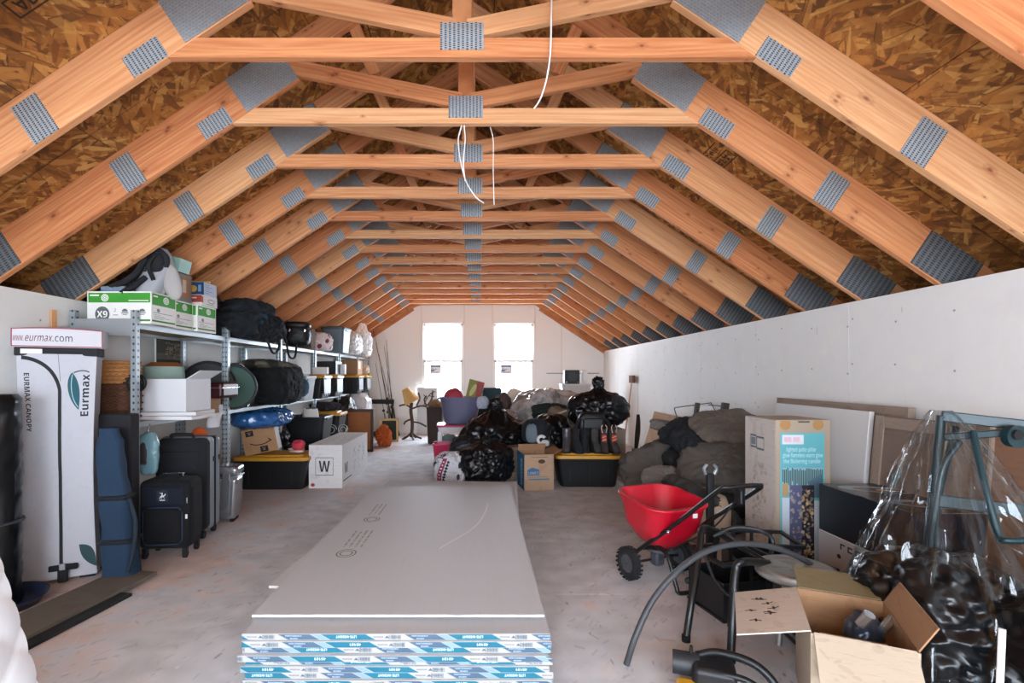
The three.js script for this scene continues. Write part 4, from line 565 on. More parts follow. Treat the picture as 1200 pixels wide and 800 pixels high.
  const rodLabel = 'slender dark fishing rod leaning in the far corner against the gable wall';
  tops.forEach(([x, y], i) => { const a = P(feet[i][0], 0, 10.45); a.y = 0.0; const b = P(x, y, 10.8); const t = thing('fishing_rod', rodLabel, 'fishing rod', [a.x, 0, a.z], 0, 'fishing rods in the far corner'); const e = b.sub(a); part('blank', rod([0, 0.004, 0], e, 0.009, 0.003), rm[i % 4], t); part('grip', rod([0, 0.004, 0], e.clone().multiplyScalar(0.3), 0.016, 0.014), rm[(i + 2) % 4], t); part('reel', new THREE.SphereGeometry(0.03, 12, 8).scale(1, 1, 0.6).translate(e.x * 0.34, e.y * 0.34, e.z * 0.34 + 0.03), rm[2], t); });
  const rk = thing('rod_rack', 'dark two-bar rod rack around the fishing rods', 'rack', [-2.02, 0, -10.3]); for (const y of [0.72, 0.06]) part('bar', rbox(0.5, 0.09, 0.08, 0.01, 0, y, 0), M('#22201e', 0.8), rk); for (const x of [-0.22, 0.22]) part('leg', rbox(0.04, 0.76, 0.05, 0.006, x, 0.38, 0), M('#22201e', 0.8), rk);
  // antler stand
  const an = thing('antler_stand', 'brown branching antler stand with tan shade before the far window', 'stand', [-1.35, 0, -9.85]), am2 = M('#4a3423', 0.7); const br = (name, pts, r) => part(name, tube(pts, r, 24, 7), am2, an);
  br('trunk', [[0, 0.05, 0], [0.02, 0.3, 0.01], [-0.01, 0.55, 0], [0.0, 0.72, 0]], 0.035); for (let i = 0; i < 5; i++) { const a = i * 1.257; br('foot', [[0, 0.14, 0], [0.1 * Math.cos(a), 0.06, 0.1 * Math.sin(a)], [0.2 * Math.cos(a), 0.02, 0.2 * Math.sin(a)]], 0.018); }
  for (const q of [[[0, 0.62, 0], [-0.12, 0.68, 0], [-0.24, 0.66, 0.02]], [[0, 0.6, 0], [0.2, 0.66, 0], [0.42, 0.62, 0.02], [0.56, 0.72, 0]], [[0.1, 0.66, 0], [0.16, 0.8, 0], [0.14, 0.92, 0.02]], [[0.3, 0.65, 0], [0.4, 0.8, 0.02], [0.42, 0.96, 0]], [[0.3, 0.65, 0.02], [0.26, 0.78, 0.05], [0.3, 0.86, 0.04]], [[0, 0.35, 0], [0.16, 0.33, 0.05], [0.3, 0.26, 0.05]], [[0, 0.4, 0], [-0.1, 0.36, 0.04], [-0.14, 0.3, 0.04]]]) br('branch', q, 0.017);
  const sh = part('lamp_shade', new THREE.CylinderGeometry(0.07, 0.16, 0.3, 20, 1, true).rotateZ(rad(28)).translate(-0.05, 0.86, 0.02), M('#cfa566', 0.8, { side: THREE.DoubleSide }), an, 'tan paper shade');
  const bin = thing('waste_bin', 'tall dark brown bin beside the antler stand', 'bin', [-0.84, 0, -9.35]); part('bin_body', binBody(0.3, 0.3, 0.68, 0.85, 0.04), M('#3a2a24', 0.7), bin); part('contents', blob({ w: 0.24, h: 0.24, d: 0.24, amp: 0.3, freq: 4, seed: 9 }).translate(0, 0.56, 0), M('#8a6a48', 0.9), bin);
  const lp = thing('leaf_print', 'white panel with black twig print leaning under the far window', 'picture', [-1.13, 0, -10.62]); part('panel', box(0.42, 1.0, 0.02, 0, 0.5, 0), [white, white, white, white, print(128, 300, (g) => { g.fillStyle = '#cfd0d2'; g.fillRect(0, 0, 128, 300); g.strokeStyle = '#22252a'; g.lineWidth = 5; g.beginPath(); g.moveTo(40, 120); g.quadraticCurveTo(60, 60, 90, 34); g.stroke(); for (const [a, b, c, d] of [[60, 70, 40, 44], [72, 52, 110, 58], [84, 38, 116, 24], [90, 34, 100, 60]]) { g.beginPath(); g.moveTo(a, b); g.lineTo(c, d); g.stroke(); } }), white], lp); lp.rotation.x = rad(-7);
}

// ---------------------------------------------------------------- centre: plasterboard stack
{
  const paper = (seed, marks) => canvasTex(512, 1024, (g, W, H) => {
    const r = rngOf(seed); g.fillStyle = '#c4c6c9'; g.fillRect(0, 0, W, H);
    for (let i = 0; i < 900; i++) { g.globalAlpha = 0.05; g.fillStyle = r() < 0.5 ? '#98958f' : '#d4d2ce'; g.fillRect(r() * W, r() * H, 1 + r() * 3, 10 + r() * 70); }
    for (let i = 0; i < 60; i++) { g.globalAlpha = 0.12; g.fillStyle = '#d8d6d2'; g.fillRect(60 + r() * 400, 700 + r() * 240, 1 + r() * 26, 1 + r() * 2); }
    g.globalAlpha = 1;
    if (marks) {
      g.strokeStyle = '#e6e4e0'; g.lineWidth = 4; g.globalAlpha = 0.8; g.beginPath(); g.moveTo(300, 690); g.bezierCurveTo(340, 600, 380, 560, 402, 440); g.bezierCurveTo(412, 380, 420, 340, 424, 260); g.stroke(); g.globalAlpha = 1; g.strokeStyle = '#6d6a67'; g.fillStyle = '#6d6a67'; g.lineWidth = 3;
      for (const [y, n] of [[440, 3], [720, 4]]) { g.beginPath(); g.ellipse(84, y, 22, 26, 0, 0, 7); g.stroke(); g.beginPath(); g.ellipse(84, y, 14, 16, 0, 0, 7); g.stroke(); g.save(); g.translate(84, y - 44); g.rotate(-Math.PI / 2); g.globalAlpha = 0.7; for (let i = 0; i < n; i++) for (let x = 0; x < 130; x += 4) if (r() < 0.75) g.fillRect(x, -20 + i * 14, 3, 5); g.restore(); }
    }
  });
  const top = new THREE.MeshStandardMaterial({ map: paper(5, true), roughness: 0.6 }), grey = new THREE.MeshStandardMaterial({ map: paper(7, false), roughness: 0.85 }), gyp = M('#c8c6c2', 0.9);
  const endTex = (seed, off) => canvasTex(1024, 24, (g, W) => {
    const r = rngOf(seed); g.fillStyle = '#b6b4b0'; g.fillRect(0, 0, W, 24);
    for (let k = -1; k < 3; k++) {
      const x0 = k * 420 + off, slant = 34, par = (a, b, c) => { g.fillStyle = c; g.beginPath(); g.moveTo(a, 1); g.lineTo(b, 1); g.lineTo(b + slant, 23); g.lineTo(a + slant, 23); g.fill(); };
      par(x0, x0 + 105, '#4c667c'); par(x0 + 108, x0 + 138, '#8aa6b0'); par(x0 + 142, x0 + 290, '#197088');
      g.fillStyle = '#d5e2ee'; g.font = '8px sans-serif'; g.fillText('PERFORMANCE', x0 + 24, 10, 80); g.fillText('BOARD', x0 + 40, 20, 60);
      g.save(); g.fillStyle = '#eef6fa'; g.font = 'bold 14px sans-serif'; g.translate(x0 + 262, 6); g.rotate(Math.PI); g.fillText(seed % 2 ? 'LITE-WEIGHT' : '45181', 0, 0, 70); g.restore();
      g.fillStyle = '#5c636c'; g.font = 'bold 8px sans-serif'; g.fillText('American', x0 + 316, 14, 34); g.beginPath(); g.moveTo(x0 + 354, 16); g.lineTo(x0 + 362, 6); g.lineTo(x0 + 370, 16); g.fill(); g.fillText('Gypsum', x0 + 374, 14, 34);
      for (let i = 0; i < 16; i++) { g.fillStyle = '#5a6a72'; g.fillRect(x0 - 52 + i * 2.6, 3, 0.6 + r() * 1.4, 18); }
    }
  });
  const W = 1.22, L = 2.44, T = 0.0254, offs = [120, 132, 20, 30, 160, 268, 250, 60, 180];
  for (let i = 0; i < 9; i++) {
    const dx = [0, 0.004, 0.002, -0.01, 0.01, -0.004, 0.012, 0.008, -0.006][i], dz = [0, 0.01, 0, 0.02, -0.006, 0.004, 0.0, 0.012, 0.006][i], y = (8 - i) * T;
    const pos = ['topmost taped pair, below the loose sheets', 'second taped pair from the top', 'third taped pair from the top', 'fourth taped pair from the top', 'fifth taped pair from the top', 'fourth taped pair from the floor', 'third taped pair from the floor', 'second taped pair from the floor', 'taped pair resting on the floor'][i];
    const o = thing('drywall_bundle', 'grey plasterboard in the printed stack, ' + pos, 'plasterboard', [-0.334 + dx, y, -(1.99 + L / 2) + dz], 0, 'taped pairs of plasterboard');
    for (const k of [0, 1]) part('board', box(W, T / 2 - 0.0005, L - 0.004, 0, T / 4 + k * T / 2, -0.002), [gyp, gyp, grey, grey, gyp, gyp], o);
    part('end_tape', box(W + 0.001, T - 0.002, 0.0016, 0, T / 2, L / 2 - 0.0032), [white, white, white, white, new THREE.MeshStandardMaterial({ map: endTex(i + 3, offs[i]), roughness: 0.5 }), white], o, 'white and blue printed end tape');
  }
  const y1 = 9 * T;
  const s2 = solo('drywall_sheet', box(W, 0.0127, L, 0, 0.00635, 0), [gyp, gyp, grey, grey, gyp, gyp], 'loose plasterboard sheet lying askew under the marked top sheet', 'plasterboard', [-0.335, y1 + 0.0003, -(2.38 + L / 2)], rad(-3.4));
  const s1 = thing('drywall_sheet', 'loose grey plasterboard sheet on top of stack, with white crease and printed circles', 'plasterboard', [-0.343, y1 + 0.0135, -(2.1 + L / 2)], 0);
  part('board', box(W, 0.0115, L, 0, 0.00625, 0), [gyp, gyp, top, grey, gyp, gyp], s1);
  { const r = rngOf(77), n = 24; for (let i = 0; i < n; i++) if (r() < 0.45) part('torn_paper', box(W / n * (0.7 + r()), 0.004, 0.003, -W / 2 + (i + 0.5) * W / n, 0.008 + r() * 0.002, L / 2 + 0.001), grey, s1); }
}
// ---------------------------------------------------------------- centre: cartons, totes, bags
function boot(label, m, pos, turn, laceM, h = 0.26) {
  const o = thing('boot', label, 'boot', pos, turn, 'boots on the tote lid'), rings = [], w = 0.085;
  for (const [y, z, d, k] of [[0.02, 0.05, 0.24, 1], [0.06, 0.045, 0.23, 1], [0.1, 0.015, 0.17, 0.95], [0.14, -0.01, 0.12, 0.95], [0.2, -0.012, 0.115, 1], [h, -0.012, 0.125, 1.08], [h, -0.012, 0.1, 0.8], [0.12, -0.012, 0.08, 0.6]]) rings.push(rrect(w * k, d, 0.04, y, 0, z, 5));
  part('upper', loft(rings), m, o); part('sole', loft([rrect(0.09, 0.25, 0.042, 0, 0, 0.05), rrect(0.092, 0.252, 0.043, 0.022, 0, 0.05)]), rubber, o);
  if (laceM) { part('tongue', rbox(0.05, 0.12, 0.012, 0.005, 0, 0.14, 0.062), laceM, o, 'red tongue'); for (let i = 0; i < 3; i++) part('lace', rod([-0.025, 0.1 + i * 0.035, 0.072], [0.025, 0.115 + i * 0.035, 0.07], 0.004), M('#d8b9a8', 0.8), o); part('lace_loop', tube([[-0.02, h - 0.04, 0.06], [-0.03, h + 0.02, 0.055], [-0.015, h + 0.05, 0.05]], 0.005, 10, 5), M('#d8b9a8', 0.8), o); part('lace_loop', tube([[0.02, h - 0.04, 0.06], [0.03, h + 0.02, 0.055], [0.015, h + 0.05, 0.05]], 0.005, 10, 5), M('#d8b9a8', 0.8), o); }
  return o;
}
{
  const mv = cardTex('#b39478', 33, (g) => { g.fillStyle = '#3f6f97'; g.beginPath(); g.moveTo(26, 150); g.lineTo(26, 110); g.lineTo(70, 92); g.lineTo(130, 110); g.lineTo(130, 150); g.fill(); g.fillStyle = '#b9a089'; g.font = 'bold 26px sans-serif'; g.fillText("LOWE'S", 32, 142, 92); g.fillStyle = '#5b7f96'; g.fillRect(20, 160, 180, 4); g.fillRect(36, 174, 180, 10); g.fillStyle = '#4a3a2c'; g.beginPath(); g.ellipse(150, 50, 30, 15, 0, 0, 7); g.fill(); g.fillRect(60, 18, 140, 3); });
  const bs = canvasTex(128, 192, (g) => { g.fillStyle = '#2f6c96'; g.fillRect(0, 0, 128, 192); g.save(); g.translate(92, 178); g.rotate(-Math.PI / 2); g.fillStyle = '#bcd2dd'; g.font = 'bold 44px sans-serif'; g.fillText('MOVING', 0, 0, 150); g.restore(); });
  const mm = { front: new THREE.MeshStandardMaterial({ map: mv, roughness: 0.85 }), left: new THREE.MeshStandardMaterial({ map: bs, roughness: 0.8 }), back: card, right: card, flap: card };
  openBox('moving_box', 'brown open moving carton with blue printed side and house logo', [0.33, 0.39, 0.36], [0.615, 0, -5.66], rad(8), mm, { back: [-25, 0.08], right: [65, 0.1] }, card);
  tote('black tote with yellow lid carrying the row of boots', [0.75, 0.5, 0.375], [1.22, 0, -5.85], rad(-2));
  const y = 0.38, gb = fabric('#26262a', 41);
  boot('grey shiny-toed snow boot at the end of the row of boots', MP('#4a484a', 0.3), [0.99, y, -5.8], rad(-10)); boot('plain black boot beside the grey snow boot', gb, [1.09, y, -5.76], rad(8)); boot('plain black boot beside the backpack base in the row of boots', gb, [1.2, y, -5.8], rad(-5)); boot('worn dark grey boot next to the red laced pair', M('#3a3837', 0.8), [1.31, y, -5.79], rad(4));
  const rd = M('#c4442e', 0.8), rm = M('#3d3431', 0.8); boot('dark boot with red tongue and pale laces', rm, [1.41, y, -5.76], rad(-8), rd); boot('dark boot with red tongue and pale laces', rm, [1.51, y, -5.77], rad(6), rd);
  cartonBox('carton', 'large dull brown carton under the black garbage bag behind the boots', 'box', [0.7, 0.58, 0.5], [1.46, 0, -6.52], 0, cardGrey);
  const bp = thing('backpack', 'black padded backpack standing behind the row of boots', 'backpack', [1.33, 0.378, -6.02], 0); part('bag_body', blob({ w: 0.34, h: 0.44, d: 0.17, e: 4, amp: 0.05, freq: 3, seed: 14, det: 16 }), MP('#141618', 0.5), bp); part('pocket', rbox(0.24, 0.2, 0.04, 0.02, 0, 0.27, 0.085, 3), MP('#1b1e20', 0.45), bp); for (const s of [-1, 1]) part('strap', tube([[s * 0.15, 0.36, 0.06], [s * 0.2, 0.26, 0.08], [s * 0.19, 0.1, 0.08], [s * 0.15, 0.04, 0.05]], 0.022, 20, 6), blackSoft, bp);
  bag('garbage_bag', 'knotted glossy black garbage bag on top of the dull brown carton', { w: 0.76, h: 0.46, d: 0.46, e: 2.2, amp: 0.13, freq: 1.5, seed: 101, ridge: 0.9, fine: 0.3, det: 28, neck: 0.6 }, bagBlack, [1.52, 0.585, -6.5], 0);
  bag('garbage_bag', 'large slumped black garbage bag behind the open moving carton', { w: 0.9, h: 0.72, d: 0.6, e: 2.3, amp: 0.17, freq: 1.4, seed: 103, ridge: 0.9, fine: 0.3, det: 30, neck: 0.5 }, bagBlack, [0.2, 0, -6.55], 0.3);
  bag('garbage_bag', 'low black garbage bag against the moving carton', { w: 0.64, h: 0.47, d: 0.42, e: 2.4, amp: 0.17, freq: 1.5, seed: 105, ridge: 0.9, fine: 0.35, det: 28 }, bagBlack, [0.07, 0, -5.78], 0.6);
  bag('garbage_bag', 'black garbage bag wedged between clear sack and backpack', { w: 0.6, h: 0.72, d: 0.5, e: 2.4, amp: 0.14, freq: 1.5, seed: 107, ridge: 0.8, det: 26 }, bagBlack, [0.93, 0, -6.65], 0.2, undefined, false);
  bag('garbage_bag', 'small dark grey sack behind the patterned white bag', { w: 0.36, h: 0.5, d: 0.4, e: 2.4, amp: 0.15, freq: 1.6, seed: 109, ridge: 0.8, det: 22 }, MP('#24262b', 0.4), [-0.2, 0, -6.2], 0.2, undefined, false);
  const pat = new THREE.MeshStandardMaterial({ roughness: 0.55, map: canvasTex(256, 256, (g) => { g.fillStyle = '#c6c4c8'; g.fillRect(0, 0, 256, 256); g.save(); g.translate(140, 20); g.rotate(0.25); g.fillStyle = '#8c2444'; g.fillRect(0, -40, 34, 330); g.fillStyle = '#17181c'; for (let i = 0; i < 11; i++) { g.save(); g.translate(52, i * 26); g.rotate(0.78); g.fillRect(-11, -11, 20, 20); g.restore(); } g.fillStyle = '#e6e2e4'; for (let i = 0; i < 10; i++) g.fillRect(10, i * 28, 12, 10); g.fillRect(-40, -40, 12, 330); g.restore(); g.fillStyle = '#2b2c32'; g.beginPath(); g.ellipse(50, 60, 20, 30, 0.4, 0, 7); g.fill(); g.beginPath(); g.ellipse(30, 160, 14, 26, 0, 0, 7); g.fill(); }, [3, 3]) });
  bag('blanket_bag', 'white plastic blanket bag with dark red and black zigzag bands', { w: 0.4, h: 0.38, d: 0.3, e: 3, amp: 0.14, freq: 3, seed: 111, ridge: 0.6, det: 20 }, pat, [-0.32, 0, -5.72], rad(15), undefined, false);
  // plush whale, clothes, clear sack
  const pl = thing('plush_toy', 'black and grey plush toy with white eye patch on the black bags', 'toy', [0.68, 0.4, -6.22], rad(-15)); part('body', blob({ w: 0.34, h: 0.32, d: 0.34, amp: 0.06, seed: 3, det: 16 }), fabric('#23272d', 33), pl); part('belly_patch', blob({ w: 0.16, h: 0.24, d: 0.1, amp: 0.05, seed: 5, det: 12 }).translate(-0.02, 0.03, 0.13), M('#6d7983', 0.95), pl); part('eye_patch', new THREE.TorusGeometry(0.045, 0.018, 8, 20, 4.2).rotateZ(0.6).translate(0.1, 0.08, 0.165), M('#e3e3e1', 0.95), pl); part('muzzle', blob({ w: 0.1, h: 0.08, d: 0.07, amp: 0.04, seed: 7, det: 8 }).translate(0.14, 0.0, 0.15), M('#d6d6d4', 0.95), pl); solo('carton', box(0.6, 0.39, 0.42, 0, 0.195, 0), cardGrey, 'brown carton hidden beneath the plush toy among black bags', 'box', [0.62, 0, -6.25]);
  const clear = new THREE.MeshPhysicalMaterial({ roughness: 0.22, clearcoat: 0.6, map: canvasTex(256, 256, (g) => { const r = rngOf(12); g.fillStyle = '#b3aeaa'; g.fillRect(0, 0, 256, 256); for (let i = 0; i < 90; i++) { g.globalAlpha = 0.35; g.fillStyle = ['#8d8885', '#d8d5d2', '#6c7176', '#c9bfb6', '#4d5a52'][Math.floor(r() * 5)]; g.beginPath(); g.ellipse(r() * 256, r() * 256, 10 + r() * 50, 5 + r() * 18, r() * 3, 0, 7); g.fill(); } }, [1.4, 1.4]) });
  bag('clear_sack', 'big clear plastic sack stuffed with grey bedding', { w: 1.15, h: 1.02, d: 0.8, e: 2.5, amp: 0.14, freq: 1.1, seed: 121, ridge: 0.8, fine: 0.35, det: 30 }, clear, [1.05, 0, -7.7], 0.2, undefined, false);
  bag('carrier_bag', 'white and cream plastic bag in front of the far window', { w: 0.42, h: 1.05, d: 0.36, e: 2.6, amp: 0.16, freq: 1.5, seed: 123, ridge: 0.8, det: 22 }, MP('#e6dccb', 0.35), [0.6, 0, -8.3], 0, undefined, false);
  bag('clothes_heap', 'dark green coat bundled on the clear sack', { w: 0.5, h: 0.22, d: 0.3, amp: 0.3, freq: 3, seed: 125, ridge: 0.5 }, fabric('#26302a', 44), [1.0, 0.62, -7.22], 0, undefined, false, 'clothes');
  bag('clothes_heap', 'pale pink and white clothes heaped beside the purple tub', { w: 0.62, h: 0.72, d: 0.5, e: 2.4, amp: 0.3, freq: 3, seed: 127, ridge: 0.6 }, fabric('#cfbfba', 45), [0.3, 0, -7.4], 0, undefined, false, 'clothes');
  bag('clothes_heap', 'grey brown sweater bundle between teal chair and cream bag', { w: 0.34, h: 0.92, d: 0.34, e: 2.6, amp: 0.25, freq: 3, seed: 129, ridge: 0.5 }, fabric('#5c504c', 46), [0.36, 0, -8.05], 0, undefined, false, 'clothes');
  solo('wooden_pole', rod([0, 0, 0], [0.62, 0.22, -0.1], 0.014, 0.012), M('#c9b9a2', 0.7), 'pale wooden pole lying across the bags in front of clear sack', 'pole', [0.84, 0.66, -6.78]);
  bag('clothes_heap', 'brown folded jacket beside the garbage bag on carton', { w: 0.4, h: 0.8, d: 0.3, e: 3, amp: 0.2, freq: 3, seed: 131, ridge: 0.5 }, fabric('#8d7a68', 47), [1.1, 0, -7.05], 0, undefined, false, 'clothes');
  const tc = thing('tub_chair', 'dark teal tub chair behind the purple tub', 'chair', [0.12, 0, -8.6], rad(180)); const tm = M('#27424a', 0.85); part('seat', rbox(0.5, 0.2, 0.5, 0.05, 0, 0.38, 0, 3), tm, tc); part('backrest', rbox(0.5, 0.6, 0.12, 0.05, 0, 0.74, 0.2, 3), tm, tc); for (const s of [-1, 1]) part('armrest', rbox(0.1, 0.32, 0.48, 0.04, s * 0.24, 0.56, 0, 3), tm, tc); for (const x of [-0.2, 0.2]) for (const z of [-0.2, 0.2]) part('leg', cyl(0.018, 0.024, 0.28, x, 0.14, z, 10), M('#2a1d14', 0.6), tc);
  // child's table with purple tub
  const tb = thing('play_table', 'small white plastic table with pink top under the purple tub', 'table', [-0.23, 0, -7.42], rad(3)); const wp = MP('#dcdcdf', 0.4); part('table_top', loft([rrect(0.8, 0.5, 0.06, 0.515), rrect(0.82, 0.52, 0.07, 0.52), rrect(0.82, 0.52, 0.07, 0.54), rrect(0.8, 0.5, 0.06, 0.545)]), MP('#c63a60', 0.4), tb, 'pink top'); part('apron', loft([rrect(0.76, 0.46, 0.05, 0.44), rrect(0.78, 0.48, 0.05, 0.515)]), wp, tb); for (const x of [-0.36, 0, 0.36]) for (const z of [-0.2, 0.2]) { if (x === 0 && z < 0) continue; part('leg', rbox(0.065, 0.45, 0.05, 0.012, x, 0.225, z), wp, tb); }
  const tub = thing('plastic_tub', 'purple grey oval plastic tub filled with toys on the white and pink table', 'tub', [-0.3, 0.546, -7.42]); const R = (w, d, yy) => rrect(w, d, d * 0.46, yy, 0, 0, 8); part('tub_body', loft([R(0.4, 0.3, 0), R(0.46, 0.34, 0.02), R(0.58, 0.42, 0.36), R(0.62, 0.45, 0.37), R(0.62, 0.45, 0.395), R(0.57, 0.41, 0.395), R(0.42, 0.3, 0.03)]), MP('#65657f', 0.4), tub); for (const s of [-1, 1]) part('handle', tube([[s * 0.3, 0.38, -0.08], [s * 0.33, 0.36, -0.06], [s * 0.34, 0.35, 0.06], [s * 0.3, 0.38, 0.08]], 0.012, 14, 6), MP('#6d6a90', 0.4), tub);
  bag('toy', 'grey blue soft toy in the purple tub', { w: 0.24, h: 0.4, d: 0.26, amp: 0.2, freq: 3, seed: 141 }, M('#5f6e7a', 0.9), [-0.42, 0.58, -7.42], 0, undefined, false, 'toy');
  const rt = solo('toy_ball', blob({ w: 0.3, h: 0.44, d: 0.26, amp: 0.06, seed: 143, det: 14 }), M('#b23a46', 0.6), 'red rounded toy leaning in the purple tub', 'toy', [-0.3, 0.64, -7.4]); rt.rotation.z = rad(18);
  const bk = thing('picture_book', 'green and red picture book standing in the purple tub', 'book', [-0.16, 0.69, -7.42], rad(-20)); part('cover', box(0.24, 0.5, 0.012, 0, 0.25, 0), [white, white, white, white, print(96, 200, (g) => { g.fillStyle = '#8a8c4a'; g.fillRect(0, 0, 96, 200); g.fillStyle = '#a85048'; g.beginPath(); g.moveTo(50, 0); g.lineTo(96, 0); g.lineTo(96, 200); g.lineTo(70, 200); g.fill(); g.fillStyle = '#c8c08a'; g.beginPath(); g.ellipse(36, 60, 14, 40, 0.3, 0, 7); g.fill(); }), white], bk); bk.rotation.z = rad(-14);
  const fl = thing('plush_duster', 'pale lilac fluffy duster with hooked handle hung on the purple tub', 'duster', [0.03, 0.78, -7.16]); part('fluff', blob({ w: 0.16, h: 0.17, d: 0.14, amp: 0.3, freq: 7, seed: 8, ridge: 0.4, det: 16 }), M('#b7bccb', 0.95), fl); part('hook', tube([[0, 0.14, 0], [0, 0.27, 0], [-0.015, 0.3, 0], [-0.035, 0.295, 0], [-0.04, 0.27, 0]], 0.006, 20, 6), M('#6a7078', 0.5), fl);
  const pb = thing('pink_bin', 'bright pink plastic bin on floor beside the white table legs', 'bin', [-0.52, 0, -7.0]); part('bin_body', binBody(0.26, 0.26, 0.32, 0.82, 0.03), MP('#d2295c', 0.4), pb);
  bag('toy', 'pink striped toy under the white table', { w: 0.2, h: 0.3, d: 0.2, amp: 0.2, freq: 3, seed: 151 }, M('#c96a94', 0.8), [-0.26, 0, -7.2], 0, undefined, false, 'toy'); bag('toy', 'blue and white toy under the white table', { w: 0.24, h: 0.3, d: 0.2, amp: 0.15, freq: 3, seed: 153 }, M('#6f7fa6', 0.7), [0.0, 0, -7.05], 0, undefined, false, 'toy'); bag('toy', 'grey green toy bundle at the back below the white table', { w: 0.3, h: 0.38, d: 0.2, amp: 0.2, freq: 3, seed: 155 }, M('#7d8c88', 0.8), [-0.46, 0, -7.42], 0, undefined, false, 'toy');
  // speaker on white hamper
  const hp = thing('laundry_hamper', 'tall pale grey hamper under the black speaker', 'hamper', [1.8, 0, -9.6]); part('bin_body', binBody(0.54, 0.4, 1.08, 0.7, 0.05), M('#b9b7b4', 0.6), hp); part('lid', loft([rrect(0.56, 0.42, 0.05, 1.08), rrect(0.56, 0.42, 0.05, 1.095)]), M('#c6c4c0', 0.6), hp);
  const sp = thing('speaker', 'small square black loudspeaker on top of the grey hamper', 'speaker', [1.72, 1.096, -9.55]); part('cabinet', rbox(0.28, 0.26, 0.24, 0.012, 0, 0.13, 0), MP('#1a1c1f', 0.5), sp); part('cone', new THREE.CylinderGeometry(0.085, 0.05, 0.012, 28).rotateX(Math.PI / 2).translate(0, 0.14, 0.121), M('#2c2f34', 0.5), sp); for (const x of [-0.11, 0.11]) part('screw', cyl(0.008, 0.008, 0.006, 0, 0, 0, 8).rotateX(Math.PI / 2).translate(x, 0.03, 0.122), chrome, sp);
  solo('paper_bag', blob({ w: 0.12, h: 0.26, d: 0.12, e: 4, amp: 0.1, seed: 5, det: 10 }), white, 'folded white paper bag standing beside the black speaker', 'bag', [1.98, 1.096, -9.6]);
}

